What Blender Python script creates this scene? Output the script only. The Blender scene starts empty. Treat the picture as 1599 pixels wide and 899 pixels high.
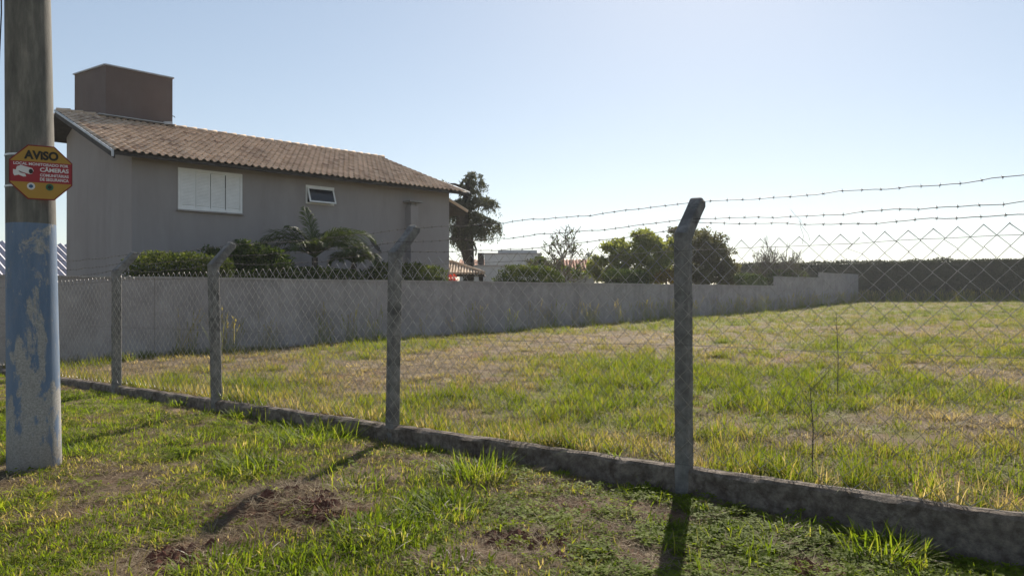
import bpy, math, random
import numpy as np
from mathutils import Vector, Matrix, Euler
random.seed(7); rng = np.random.default_rng(7)
R = math.radians
SC = bpy.context.scene
COL = SC.collection

# ------------------------------------------------------------------ camera, sky, sun, exposure
F = 1200.0; CX = 800.0; HY = 453.0; CH = 1.55          # photo pixels: focal length, centre, horizon; eye height
cam_d = bpy.data.cameras.new('camera'); cam = bpy.data.objects.new('camera', cam_d); COL.objects.link(cam)
cam_d.sensor_width = 36; cam_d.lens = 36 * F / 1599; cam_d.clip_end = 6000; cam_d.clip_start = 0.05
cam.location = (0, 0, CH); cam.rotation_euler = (R(90 + math.degrees(math.atan((HY - 449.5) / F))), 0, 0)
SC.camera = cam
SUN_AZ, SUN_EL = 15.1, 33.0
wd = bpy.data.worlds.new('World'); SC.world = wd; wd.use_nodes = True
wn = wd.node_tree; bg = wn.nodes['Background']
sky = wn.nodes.new('ShaderNodeTexSky'); sky.sky_type = 'NISHITA'; sky.sun_disc = False
sky.sun_elevation = R(SUN_EL); sky.sun_rotation = R(SUN_AZ); sky.altitude = 600
sky.air_density = 1.0; sky.dust_density = 0.35; sky.ozone_density = 1.2
hsv = wn.nodes.new('ShaderNodeHueSaturation'); hsv.inputs['Saturation'].default_value = .95
wn.links.new(sky.outputs[0], hsv.inputs['Color']); gm = wn.nodes.new('ShaderNodeGamma'); gm.inputs[1].default_value = .68; wn.links.new(hsv.outputs[0], gm.inputs[0]); wn.links.new(gm.outputs[0], bg.inputs[0]); bg.inputs[1].default_value = 0.118
sun_d = bpy.data.lights.new('sun', 'SUN'); sun = bpy.data.objects.new('sun', sun_d); COL.objects.link(sun)
sun_d.energy = 5.0; sun_d.angle = R(0.53); sun_d.color = (1.0, 0.91, 0.78)
sv = Vector((math.sin(R(SUN_AZ)) * math.cos(R(SUN_EL)), math.cos(R(SUN_AZ)) * math.cos(R(SUN_EL)), math.sin(R(SUN_EL))))
sun.location = sv * 60; sun.rotation_euler = sv.to_track_quat('Z', 'Y').to_euler()
SC.view_settings.view_transform = 'Standard'; SC.view_settings.look = 'None'
SC.view_settings.exposure = 0.85; SC.view_settings.gamma = 1.0
SC.cycles.use_denoising = True; SC.cycles.use_adaptive_sampling = False; SC.cycles.max_bounces = 5; SC.cycles.sample_clamp_indirect = 3; SC.cycles.transparent_max_bounces = 8

# ------------------------------------------------------------------ helpers
class MB:
    def __init__(s): s.v = []; s.f = []
    def add(s, vs, fs):
        b = len(s.v); s.v += [tuple(v) for v in vs]; s.f += [tuple(i + b for i in f) for f in fs]
    def box(s, x0, x1, y0, y1, z0, z1):
        s.add([(x0,y0,z0),(x1,y0,z0),(x1,y1,z0),(x0,y1,z0),(x0,y0,z1),(x1,y0,z1),(x1,y1,z1),(x0,y1,z1)],
              [(0,3,2,1),(4,5,6,7),(0,1,5,4),(1,2,6,5),(2,3,7,6),(3,0,4,7)])
    def obox(s, c, ax, ay, az):                       # oriented box from a centre and three half-axes
        c, ax, ay, az = Vector(c), Vector(ax), Vector(ay), Vector(az)
        P = [c + i*ax + j*ay + k*az for k in (-1,1) for (i,j) in ((-1,-1),(1,-1),(1,1),(-1,1))]
        s.add(P, [(0,3,2,1),(4,5,6,7),(0,1,5,4),(1,2,6,5),(2,3,7,6),(3,0,4,7)])
    def tube(s, pts, rad, n=6, cap=True):
        pts = [Vector(p) for p in pts]; m = len(pts)
        if not hasattr(rad, '__len__'): rad = [rad]*m
        b = len(s.v); up = None
        for i, p in enumerate(pts):
            d = (pts[min(i+1,m-1)] - pts[max(i-1,0)])
            d = d.normalized() if d.length > 1e-9 else Vector((0,0,1))
            if up is None: up = Vector((0,0,1)) if abs(d.z) < .9 else Vector((1,0,0))
            a = (up - d*up.dot(d));
            a = a.normalized() if a.length > 1e-6 else d.orthogonal().normalized()
            up = a; c = d.cross(a)
            for k in range(n):
                q = 2*math.pi*k/n; s.v.append(tuple(p + (a*math.cos(q) + c*math.sin(q))*rad[i]))
        for i in range(m-1):
            for k in range(n):
                s.f.append((b+i*n+k, b+i*n+(k+1)%n, b+(i+1)*n+(k+1)%n, b+(i+1)*n+k))
        if cap:
            s.f.append(tuple(b+k for k in reversed(range(n)))); s.f.append(tuple(b+(m-1)*n+k for k in range(n)))
    def build(s, name, mat, parent=None, smooth=False, off=None):
        me = bpy.data.meshes.new(name)
        v = s.v
        if off is not None: v = [(a-off[0], b-off[1], c-off[2]) for a,b,c in v]
        me.from_pydata(v, [], s.f); me.update()
        if smooth: me.polygons.foreach_set('use_smooth', [True]*len(me.polygons))
        me.materials.append(mat)
        o = bpy.data.objects.new(name, me); COL.objects.link(o)
        if parent: o.parent = parent
        return o

def tag(o, label=None, cat=None, group=None, kind=None):
    if label: o['label'] = label
    if cat: o['category'] = cat
    if group: o['group'] = group
    if kind: o['kind'] = kind
    return o
def empty(name, loc, label, cat, group=None, rz=0):
    o = bpy.data.objects.new(name, None); COL.objects.link(o); o.location = loc; o.rotation_euler = (0,0,rz)
    o.empty_display_size = .2
    return tag(o, label, cat, group)

def _h(ix, iy, sd):
    n = (ix.astype(np.int64)*374761393 + iy.astype(np.int64)*668265263 + sd*1442695041) & 0x7fffffff
    n = ((n ^ (n >> 13))*1274126177) & 0x7fffffff
    return ((n ^ (n >> 16)) & 0xffff)/65535.0
def vnoise(x, y, sd=0):
    x = np.asarray(x, float); y = np.asarray(y, float)
    ix = np.floor(x); iy = np.floor(y); fx = x-ix; fy = y-iy
    fx = fx*fx*(3-2*fx); fy = fy*fy*(3-2*fy)
    a = _h(ix,iy,sd); b = _h(ix+1,iy,sd); c = _h(ix,iy+1,sd); d = _h(ix+1,iy+1,sd)
    return (a*(1-fx)+b*fx)*(1-fy) + (c*(1-fx)+d*fx)*fy
def fbm(x, y, sd=0, o=3):
    r = 0; a = .5
    for i in range(o): r = r + a*vnoise(x*2**i, y*2**i, sd+i*17); a *= .5
    return r/(1-.5**o)
def sstep(a, b, x):
    q = np.clip((np.asarray(x, float)-a)/(b-a), 0, 1); return q*q*(3-2*q)
def px(x, Y): return (x-CX)/F*Y                       # a photo column at depth Y -> X
def pz(y, Y): return CH + (HY-y)/F*Y                  # a photo row at depth Y -> Z

# ------------------------------------------------------------------ materials
def nmat(name):
    m = bpy.data.materials.new(name); m.use_nodes = True
    return m, m.node_tree.nodes, m.node_tree.links, m.node_tree.nodes['Principled BSDF']
def noise(N, L, scale, detail=5, rough=.6, coord=None, dist=0):
    t = N.new('ShaderNodeTexNoise'); t.inputs['Scale'].default_value = scale
    t.inputs['Detail'].default_value = detail; t.inputs['Roughness'].default_value = rough
    t.inputs['Distortion'].default_value = dist
    if coord is not None: L.new(coord, t.inputs['Vector'])
    return t
def ramp(N, L, src, stops):
    r = N.new('ShaderNodeValToRGB'); e = r.color_ramp.elements
    while len(e) < len(stops): e.new(.5)
    for k, (p, c) in enumerate(stops):
        e[k].position = p; e[k].color = (*c, 1) if len(c) == 3 else c
    L.new(src, r.inputs[0]); return r
def mixc(N, L, fac, a, b, mode='MIX'):
    m = N.new('ShaderNodeMix'); m.data_type = 'RGBA'; m.blend_type = mode
    for s, v in ((m.inputs[0], fac), (m.inputs[6], a), (m.inputs[7], b)):
        if hasattr(v, 'is_linked') or hasattr(v, 'links'): L.new(v, s)
        elif isinstance(v, tuple): s.default_value = (*v, 1)
        else: s.default_value = v
    return m.outputs[2]
def objco(N):
    return N.new('ShaderNodeTexCoord').outputs['Object']
def pmat(name, c1, c2, scale=6, rough=.85, bump=.25, bscale=60, metallic=0, c3=None, s3=1.2, lo=.35, hi=.65, stretch=None, spec=.3):
    m, N, L, P = nmat(name); co = objco(N)
    if stretch:
        mp = N.new('ShaderNodeMapping'); mp.inputs['Scale'].default_value = stretch; L.new(co, mp.inputs[0]); co2 = mp.outputs[0]
    else: co2 = co
    n1 = noise(N, L, scale, 6, .65, co2); col = ramp(N, L, n1.outputs[0], [(lo, c1), (hi, c2)]).outputs[0]
    if c3:
        n3 = noise(N, L, s3, 5, .7, co2, .3); f = ramp(N, L, n3.outputs[0], [(.5, (0,0,0)), (.68, (1,1,1))]).outputs[0]
        col = mixc(N, L, f, col, c3)
    L.new(col, P.inputs['Base Color']); P.inputs['Roughness'].default_value = rough; P.inputs['Metallic'].default_value = metallic
    P.inputs['Specular IOR Level'].default_value = spec
    if bump:
        nb = noise(N, L, bscale, 4, .7, co); b = N.new('ShaderNodeBump'); b.inputs['Strength'].default_value = bump; b.inputs['Distance'].default_value = .02
        L.new(nb.outputs[0], b.inputs['Height']); L.new(b.outputs[0], P.inputs['Normal'])
    return m
def leafmat(name, stops, dry=None, trans=.45, rough=.6, inst=False, tcol=1.5, spec=.12):
    """foliage: colour varies from leaf to leaf / clump to clump; part of the light passes through"""
    m, N, L, P = nmat(name)
    if inst:
        oi = N.new('ShaderNodeObjectInfo'); at = N.new('ShaderNodeAttribute'); at.attribute_type = 'INSTANCER'; at.attribute_name = 'dry'
        bl = N.new('ShaderNodeAttribute'); bl.attribute_name = 'tone'
        a = N.new('ShaderNodeMath'); a.operation = 'MULTIPLY_ADD'; L.new(oi.outputs['Random'], a.inputs[0]); a.inputs[1].default_value = .22
        L.new(at.outputs['Fac'], a.inputs[2])
        b = N.new('ShaderNodeMath'); b.operation = 'MULTIPLY_ADD'; L.new(bl.outputs['Fac'], b.inputs[0]); b.inputs[1].default_value = .38; L.new(a.outputs[0], b.inputs[2])
        c = N.new('ShaderNodeMath'); c.operation = 'SUBTRACT'; L.new(b.outputs[0], c.inputs[0]); c.inputs[1].default_value = .25
        src = c.outputs[0]
    else:
        g = N.new('ShaderNodeNewGeometry'); n = noise(N, L, 1.3, 3, .6, objco(N))
        a = N.new('ShaderNodeMath'); a.operation = 'MULTIPLY_ADD'; L.new(g.outputs['Random Per Island'], a.inputs[0]); a.inputs[1].default_value = .6
        s = N.new('ShaderNodeMath'); s.operation = 'SUBTRACT'; L.new(n.outputs[0], s.inputs[0]); s.inputs[1].default_value = .25; L.new(s.outputs[0], a.inputs[2]); src = a.outputs[0]
    col = ramp(N, L, src, stops).outputs[0]
    L.new(col, P.inputs['Base Color']); P.inputs['Roughness'].default_value = rough; P.inputs['Specular IOR Level'].default_value = spec
    t = N.new('ShaderNodeBsdfTranslucent'); tc = mixc(N, L, 1.0, col, (tcol, tcol*.97, tcol*.5), 'MULTIPLY'); L.new(tc, t.inputs[0])
    mx = N.new('ShaderNodeMixShader'); mx.inputs[0].default_value = trans
    L.new(P.outputs[0], mx.inputs[1]); L.new(t.outputs[0], mx.inputs[2]); L.new(mx.outputs[0], N['Material Output'].inputs[0])
    return m

M = {}
M['post'] = pmat('weathered_concrete_post', (.135,.128,.122), (.27,.258,.245), 11, .9, .7, 90, c3=(.10,.096,.092), s3=4)
M['kerb'] = pmat('rough_kerb_concrete', (.10,.08,.064), (.27,.225,.185), 16, .95, 1.0, 60, c3=(.07,.05,.038), s3=5)
M['wall'] = pmat('unpainted_render', (.285,.258,.252), (.37,.34,.332), 2.2, .92, .3, 40, c3=(.24,.22,.216), s3=.8)
M['coping'] = pmat('coping_mortar', (.28,.26,.24), (.40,.37,.35), 3, .92, .3, 40)
M['stucco'] = pmat('taupe_house_paint', (.285,.26,.252), (.32,.295,.287), .7, .9, .12, 70, c3=(.275,.248,.24), s3=.35, stretch=(1,1,.5))
def streak(m):
    N, L = m.node_tree.nodes, m.node_tree.links; P = N['Principled BSDF']; src = P.inputs['Base Color'].links[0].from_socket
    mp = N.new('ShaderNodeMapping'); mp.inputs['Scale'].default_value = (1.0,1.0,.16); L.new(objco(N), mp.inputs[0])
    n = noise(N, L, 1.6, 7, .68, mp.outputs[0]); f = ramp(N, L, n.outputs[0], [(.45,(0,0,0)),(.72,(.42,.42,.42))]).outputs[0]
    n2 = noise(N, L, .55, 4, .6, objco(N)); f2 = ramp(N, L, n2.outputs[0], [(.35,(.2,.2,.2)),(.7,(1,1,1))]).outputs[0]
    ff = mixc(N, L, 1.0, f, f2, 'MULTIPLY'); L.new(mixc(N, L, ff, src, (.17,.15,.142)), P.inputs['Base Color']); return m
streak(M['stucco']); streak(M['wall']); streak(M['coping'])
M['brownpaint'] = pmat('brown_tower_paint', (.105,.078,.070), (.13,.097,.088), .9, .85, .1, 60)
streak(M['brownpaint'])
M['tile'] = None
M['darkwood'] = pmat('dark_eave_board', (.03,.026,.024), (.055,.048,.043), 5, .8, .1)
M['flash'] = pmat('grey_metal_flashing', (.36,.37,.39), (.5,.51,.53), 4, .5, .05, metallic=.4)
M['white'] = pmat('white_frame_paint', (.74,.74,.72), (.82,.82,.80), 4, .5, .03)
M['zinc'] = pmat('weathered_wire', (.22,.205,.19), (.43,.41,.39), 25, .38, 0, metallic=.8, spec=.5)
M['rust'] = pmat('rusty_barbed_wire', (.055,.045,.04), (.14,.12,.11), 30, .6, 0, metallic=.5)
M['bark'] = pmat('grey_bark', (.055,.045,.036), (.13,.11,.09), 12, .95, .6, 40)
M['block'] = pmat('pale_render', (.42,.42,.42), (.52,.52,.52), 1.2, .9, .1)
M['greywall'] = pmat('grey_plaster', (.22,.21,.20), (.30,.29,.28), 1.2, .9, .1)
M['soil'] = pmat('red_soil', (.085,.033,.021), (.22,.092,.058), 9, 1, .8, 50)
M['strap'] = pmat('steel_strap', (.45,.45,.45), (.6,.6,.6), 6, .4, 0, metallic=.6)
M['cable'] = pmat('black_cable', (.02,.02,.02), (.035,.035,.035), 6, .6, 0)

def tile_mat():
    m, N, L, P = nmat('clay_roof_tile'); co = N.new('ShaderNodeNewGeometry'); oi = N.new('ShaderNodeObjectInfo')
    add = N.new('ShaderNodeMath'); add.operation = 'ADD'; L.new(co.outputs['Random Per Island'], add.inputs[0]); L.new(oi.outputs['Random'], add.inputs[1])
    fr = N.new('ShaderNodeMath'); fr.operation = 'FRACT'; L.new(add.outputs[0], fr.inputs[0])
    c = ramp(N, L, fr.outputs[0], [(0,(.26,.17,.11)),(.06,(.47,.335,.225)),(.5,(.58,.425,.29)),(.93,(.66,.50,.355)),(1,(.34,.22,.14))]).outputs[0]
    n = noise(N, L, 3.0, 6, .7, co.outputs['Position']); f = ramp(N, L, n.outputs[0], [(.5,(0,0,0)),(.8,(.55,.55,.55))]).outputs[0]
    L.new(mixc(N, L, f, c, (.22,.17,.14)), P.inputs['Base Color']); P.inputs['Roughness'].default_value = .85
    return m
M['tile'] = tile_mat()
def orange_tile():
    return pmat('orange_clay_roof', (.36,.15,.085), (.46,.24,.15), 3, .85, .3, 20)
M['otile'] = orange_tile()

# ------------------------------------------------------------------ the lot's own axes: t along the fence (away to the left), s into the lot
P0 = np.array([1.34, 5.97]); DF = np.array([-.7888, .6147]); DN = np.array([.6147, .7888])
def ts(t, s): p = P0 + t*DF + s*DN; return float(p[0]), float(p[1])
def to_ts(X, Y):
    rx = np.asarray(X)-P0[0]; ry = np.asarray(Y)-P0[1]
    return rx*DF[0]+ry*DF[1], rx*DN[0]+ry*DN[1]
TW = 14.9                                              # the boundary wall leaves the fence line here
def kerb_top(t): return .185 - .0085*np.asarray(t, float)
def field(X, Y, spots, zoff=0.0):
    """soft spots given by photo pixel on the ground: x, y, half-width, half-height, weight"""
    r = np.zeros(np.shape(X))
    for (x, y, rx, ry, w) in spots:
        h = CH - zoff; Yc = F*h/(y-HY); Xc = px(x, Yc); sx = rx*Yc/F; sy = ry*Yc*Yc/(F*h)
        r = r + w*np.exp(-((X-Xc)/sx)**2 - ((Y-Yc)/sy)**2)
    return r
SOIL = [(900,790,70,10,.8),(1010,850,60,12,.7),(960,815,40,8,.6),(840,870,50,12,.6),(1180,800,40,6,.6),(1330,838,50,6,.5),(60,800,60,12,.4),(560,790,40,9,.5),(1110,880,40,10,.5),(440,785,72,32,2.2),(500,800,50,24,1.6),(275,872,60,20,2.0),(700,868,55,18,1.3),(350,850,40,14,.8),(820,835,50,12,.8),(520,664,30,6,1.6),
        (875,778,55,9,.7),(1010,792,45,12,.8),(1285,875,60,14,1.2),(1010,870,40,12,.7),(640,712,70,7,.9),(1090,845,30,10,.4),(760,880,50,14,1),
        (220,748,120,16,.6),(330,690,40,6,.4),(150,790,70,12,.45),(600,735,40,8,.7),(1200,835,30,8,.6),(690,760,40,8,.6)]
DRYIN = [(150,582,90,13,1.5),(290,556,80,12,1.3),(420,560,60,14,.8),(660,575,110,16,1.3),(760,548,120,10,1.1),(960,525,130,12,1.1),(560,600,60,12,.7),
         (1500,655,90,22,1.0),(1560,590,80,26,1.1),(1250,570,120,7,.8),(1050,690,60,8,.6),(1430,520,150,6,.7),(820,607,30,8,.9),(720,640,50,9,.5),(480,612,50,6,.9),(1360,690,60,14,.5),(700,690,50,8,.7)]
GREENIN = [(900,612,160,20,1),(1020,575,120,12,1),(1350,545,90,10,1),(1180,640,170,22,1.1),(1300,600,160,10,.7),(420,600,50,10,.6),(560,640,80,16,.6),(1350,750,200,26,1),(700,605,80,9,.5),(1200,500,300,6,.5)]
def g_height(X, Y):
    X = np.asarray(X, float); Y = np.asarray(Y, float); t, s = to_ts(X, Y)
    near = np.exp(-np.clip(((X/14)**2+((Y-6)/16)**2), 0, 30))
    zo = -.13*sstep(.4,-2.6,t)*np.exp(np.clip(s,-8,0)/1.3) - .02
    zo = zo + near*(.05*(fbm(X*1.1,Y*1.1,3)-.5) + .045*(fbm(X*5,Y*5,9)-.5))
    lump = field(X, Y, [(445,785,60,26,1),(500,800,35,18,.7)]); zo = zo + .07*lump*(.55+.9*fbm(X*7,Y*7,12,3)) + .07*lump*(vnoise(X*14,Y*14,15)-.5) + .10*field(X, Y, [(520,666,24,5,1)]) - .03*field(X, Y, [(275,872,40,14,1)])
    far = np.clip(s, 0, 70)
    zi = kerb_top(np.clip(t,-12,25)) - .045 + .0035*far + .012*np.clip(far-38,0,40) + near*(.10*(fbm(X*.9,Y*.9,5)-.5)+.05*(fbm(X*4,Y*4,6)-.5)) + .12*(fbm(X*.25,Y*.25,8)-.5)*sstep(1,6,s)
    return np.where(s < 0, zo, zi)
def dryness(X, Y):
    t, s = to_ts(X, Y)
    d_in = .15 + .9*(fbm(X*.55,Y*.55,21,4)-.5) + .9*(fbm(X*2.1,Y*2.1,22,3)-.5) + .5*field(X,Y,DRYIN,.15) - .28*field(X,Y,GREENIN,.15) + .10*sstep(4,20,s)*(1-sstep(25,45,s))
    d_out = .26 + 1.35*(fbm(X*1.6,Y*1.6,31,4)-.5) + .6*field(X,Y,SOIL)
    return np.clip(np.where(s < 0, d_out, d_in), 0, 1)
def soilness(X, Y):
    t, s = to_ts(X, Y)
    so = sstep(.48,.90, field(X,Y,SOIL) + 1.5*(fbm(X*3,Y*3,41,4)-.42))
    si = sstep(.62,.78, fbm(X*1.3,Y*1.3,43,4) + .12*field(X,Y,[(740,560,20,5,1),(700,600,20,4,1),(1430,563,40,3,1.4),(290,553,40,5,1)]))
    return np.where(s < 0, so, .8*si)

# ---- ground: one sheet, fine where the camera stands, reaching past the horizon
def graded(*segs):
    r = []
    for a, b, st in segs: r += list(np.arange(a, b-1e-6, st))
    return np.array(r + [segs[-1][1]])
geo = np.array([40,60,90,140,220,350,560,900,1500,2500.])
tv = np.concatenate([-geo[::-1], graded((-30,-9,1.5),(-9,17,.09),(17,36,1.2)), geo])
sv_ = np.concatenate([-geo[::-1], graded((-30,-8,1.5),(-8,-.04,.08)), graded((.04,10,.1),(10,24,.4),(24,78,1.2)), geo*2.0+40])
T, S = np.meshgrid(tv, sv_); X = P0[0]+T*DF[0]+S*DN[0]; Y = P0[1]+T*DF[1]+S*DN[1]
Z = g_height(X, Y); nt, ns = len(tv), len(sv_)
me = bpy.data.meshes.new('ground')
V = np.stack([X.ravel(), Y.ravel(), Z.ravel()], 1)
I = (np.arange(ns-1)[:,None]*nt + np.arange(nt-1)[None,:]).ravel()
me.from_pydata(V.tolist(), [], np.stack([I+1, I, I+nt, I+nt+1], 1)[:, ::-1].tolist()); me.update()
for nm, fn in (('dry', dryness), ('soil', soilness)):
    a = me.attributes.new(nm, 'FLOAT', 'POINT'); a.data.foreach_set('value', fn(X.ravel(), Y.ravel()).astype(np.float32))
me.polygons.foreach_set('use_smooth', [True]*len(me.polygons))
if me.polygons[len(me.polygons)//2].normal.z < 0: me.flip_normals()
def ground_mat():
    m, N, L, P = nmat('grassy_red_earth'); co = objco(N)
    ad = N.new('ShaderNodeAttribute'); ad.attribute_name = 'dry'; asl = N.new('ShaderNodeAttribute'); asl.attribute_name = 'soil'
    n1 = noise(N, L, 30, 8, .75, co); n2 = noise(N, L, 140, 4, .7, co); n3 = noise(N, L, 2.0, 5, .6, co)
    straw = ramp(N, L, n2.outputs[0], [(.3,(.09,.062,.04)),(.5,(.18,.135,.088)),(.7,(.32,.25,.17))]).outputs[0]
    green = ramp(N, L, n1.outputs[0], [(.3,(.06,.062,.015)),(.5,(.13,.135,.032)),(.7,(.22,.21,.06))]).outputs[0]
    soil = ramp(N, L, n1.outputs[0], [(.3,(.09,.038,.025)),(.5,(.20,.09,.06)),(.7,(.32,.16,.11))]).outputs[0]
    dm = N.new('ShaderNodeMath'); dm.operation = 'MULTIPLY_ADD'; L.new(n3.outputs[0], dm.inputs[0]); dm.inputs[1].default_value = .6; L.new(ad.outputs['Fac'], dm.inputs[2])
    dr = ramp(N, L, dm.outputs[0], [(.32,(0,0,0)),(.62,(1,1,1))]).outputs[0]
    c = mixc(N, L, dr, green, straw)
    sm = N.new('ShaderNodeMath'); sm.operation = 'MULTIPLY'; L.new(asl.outputs['Fac'], sm.inputs[0]); sm.inputs[1].default_value = .85
    c = mixc(N, L, sm.outputs[0], c, soil)
    L.new(c, P.inputs['Base Color']); P.inputs['Roughness'].default_value = 1; P.inputs['Specular IOR Level'].default_value = .1
    b = N.new('ShaderNodeBump'); b.inputs['Strength'].default_value = .9; b.inputs['Distance'].default_value = .03
    L.new(n1.outputs[0], b.inputs['Height']); L.new(b.outputs[0], P.inputs['Normal'])
    return m
me.materials.append(ground_mat())
ground = bpy.data.objects.new('ground', me); COL.objects.link(ground); tag(ground, 'grassy red earth of the verge and the vacant lot', 'ground', kind='structure')
def gz(x, y): return float(g_height(np.array([x]), np.array([y]))[0])

# ------------------------------------------------------------------ kerb under the fence
POSTS = [-3.1, 0.0, 3.267, 6.558, 9.32, 12.35]
kerb = empty('kerb', (*ts(0,0), 0), 'low rough concrete kerb running under the chain link fence', 'kerb')
edges_t = [-6.3] + POSTS + [TW-.02]
for a, b in zip(edges_t[:-1], edges_t[1:]):
    mb = MB(); tt = np.linspace(a+.004, b-.004, max(8, int((b-a)/.05))); nn = 9
    for i, t in enumerate(tt):
        zt = float(kerb_top(t)) + .014*(float(fbm(np.array([t*2.3]),np.array([1.]),51)[0])-.5) + .012*(float(vnoise(np.array([t*11]),np.array([4.]),52)[0])-.5)
        zb = -.5
        e1 = .018*(float(vnoise(np.array([t*6]),np.array([7.]),53)[0])-.5); e2 = .03*float(vnoise(np.array([t*9]),np.array([9.]),54)[0])
        prof = [(-.062+e1*.5, zb), (-.060+e1, -.05), (-.056+e1, zt*.5), (-.056+e1*1.4, zt-.022-e2*.5), (-.040+e2*.6, zt-.004-e2*.3), (0, zt+e1*.4), (.06, zt-.003), (.088+e1, zt-.02), (.092, zb)]
        for (s, z) in prof: x, y = ts(t, s); mb.v.append((x, y, z))
    n = len(tt)
    for i in range(n-1):
        for k in range(nn-1): q = i*nn+k; mb.f.append((q, q+1, q+nn+1, q+nn))
    mb.f.append(tuple(range(nn))[::-1]); mb.f.append(tuple((n-1)*nn+k for k in range(nn)))
    mb.f = [tuple(reversed(f)) for f in mb.f]
    mb.build('kerb_block', M['kerb'], kerb, off=kerb.location)

# ------------------------------------------------------------------ chain link fence: posts, wire mesh, barbed wire
fence = empty('chain_link_fence', (*ts(0,0), 0), 'chain link fence on bent concrete posts topped with barbed wire', 'fence')
FO = fence.location
d3 = Vector((DF[0], DF[1], 0)); n3 = Vector((DN[0], DN[1], 0))
def fp(t, s, z): x, y = ts(t, s); return Vector((x, y, z))
def post_frame(i):
    t = POSTS[i]; lean = [(0,0),(.004,0),(-.012,.01),(.03,-.01),(.02,.01),(0,0)][i]
    knee = 1.97 - .016*t; tip = 2.285 - .0155*t
    return t, lean, knee, tip
for i in range(len(POSTS)):
    t, lean, knee, tip = post_frame(i); mb = MB(); w = .056
    cx, cy = -.008, 0
    sec = [(-w,-w+.012),(-w+.012,-w),(w-.012,-w),(w,-w+.012),(w,w-.012),(w-.012,w),(-w+.012,w),(-w,w-.012)]
    hb = .285; rings = [(0, z, 0.0) for z in np.linspace(-.4, knee-.03, 26)]         # (inward offset, height, tilt of the section)
    bend = math.atan2(hb, tip-knee-.02)
    rings += [(.0, knee, bend*.5), (hb*.33, knee+(tip-knee)*.31, bend), (hb*.66, knee+(tip-knee)*.62, bend), (hb*.93, knee+(tip-knee)*.88, bend*.95), (hb*.99, tip-.012, bend*.55)]
    for ri_, (ds, z, al) in enumerate(rings):
        j = .006; k = .80 if ri_ == len(rings)-1 else (.95 if ds > 0 else 1)
        for q, (a, b) in enumerate(sec):
            bx = b*k; nx = j*(vnoise(np.array([z*17+i*9.]), np.array([q*3.]), 61)[0]-.5); ny = j*(vnoise(np.array([z*15+i*5.]), np.array([q*7.]), 62)[0]-.5)
            st = 1/math.cos(bend*.5) if ri_ == 26 else 1
            tt = t + lean[0]*z + a*k + nx; ss = cx + lean[1]*z + ds + bx*st*math.cos(al) + ny
            mb.v.append(tuple(fp(tt, ss, z - bx*st*math.sin(al))))
    for r in range(len(rings)-1):
        for q in range(8): a = r*8+q; b = r*8+(q+1) % 8; mb.f.append((a, b, b+8, a+8))
    mb.f.append(tuple(range(8))[::-1]); mb.f.append(tuple((len(rings)-1)*8+k for k in range(8)))
    mb.f = [tuple(reversed(f)) for f in mb.f]
    mb.build('fence_post', M['post'], fence, off=FO)
D = .138
def warp(t, z):
    f = (z-.2)/1.7
    ds = .02*(vnoise(np.array([t*.9]), np.array([z*1.2]), 71)[0]-.5)
    dt = .012*(vnoise(np.array([t*1.7]), np.array([z*2.1]), 72)[0]-.5)
    dz = .022*(vnoise(np.array([t*1.3]), np.array([z*1.1+9]), 73)[0]-.5)
    return t+dt, -.076+ds, z+dz
ends = POSTS[:]+[TW-.12]; starts = POSTS
wire_k0 = int(math.floor(-3.1/(D/2)))
for bi, (a, b) in enumerate(zip(starts, ends[1:])):
    mb = MB(); k = int(math.ceil(a/(D/2)))
    while k*(D/2) < b:
        tk = k*D/2; ztop = 1.915 - .018*tk; zbot = float(kerb_top(tk))+.015
        nz = int((ztop-zbot)/(D/2)); pts = []
        low = 1 if k % 2 == 0 else 0                    # where the wire starts: peaks fall on every second wire pair
        drop = random.random()
        for j in range(nz+1):
            odd = (j + low) % 2
            tq = tk + odd*D/2; zq = ztop - j*D/2
            jt, jz = random.gauss(0,.0022), random.gauss(0,.0022)
            if j <= 1 and drop < .09: zq -= .03; jt += .02
            t2, s2, z2 = warp(tq, zq)
            sg = .0035 if odd else -.0035
            pts.append(fp(t2+jt+(.0018 if odd else -.0018), s2+sg, max(z2+jz, zbot-.01)))
        if len(pts) > 2: mb.tube(pts, .0026, 6, False)
        k += 1
    mb.build('wire_mesh', M['zinc'], fence, smooth=True, off=FO)
def span(pa, pb, sag, n=40, wob=.006, seed=0):
    r = random.Random(seed); out = []; ox = oy = 0
    for i in range(n+1):
        f = i/n; p = pa.lerp(pb, f); p = p.copy()
        p.z -= sag*4*f*(1-f)
        ph = seed*1.7
        p.z += wob*(math.sin(f*17+ph)+.6*math.sin(f*41+ph*2)+.4*math.sin(f*83+ph*3))*math.sin(math.pi*f)
        p += n3*wob*.6*math.sin(f*23+ph)*math.sin(math.pi*f)
        out.append(p)
    return out
def barbed(pts, seed):
    mb = MB(); r = random.Random(seed); mb.tube(pts, .0028, 5, False)
    L = 0; nxt = .05
    for a, b in zip(pts[:-1], pts[1:]):
        l = (b-a).length; d = (b-a).normalized()
        while L+l > nxt:
            c = a + d*(nxt-L); o1 = d.orthogonal().normalized()
            q0 = r.random()*6.28
            mb.tube([c-d*.008, c-d*.003, c+d*.003, c+d*.008], [.0035,.0052,.0052,.0035], 5)
            for kk in range(4):
                q = q0 + kk*1.6; o = (o1*math.cos(q) + d.cross(o1)*math.sin(q) + d*r.uniform(-.5,.5)).normalized()
                mb.tube([c, c+o*.017], [.0022,.001], 4)
            nxt += r.uniform(.105,.135)
        L += l
    return mb
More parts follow.
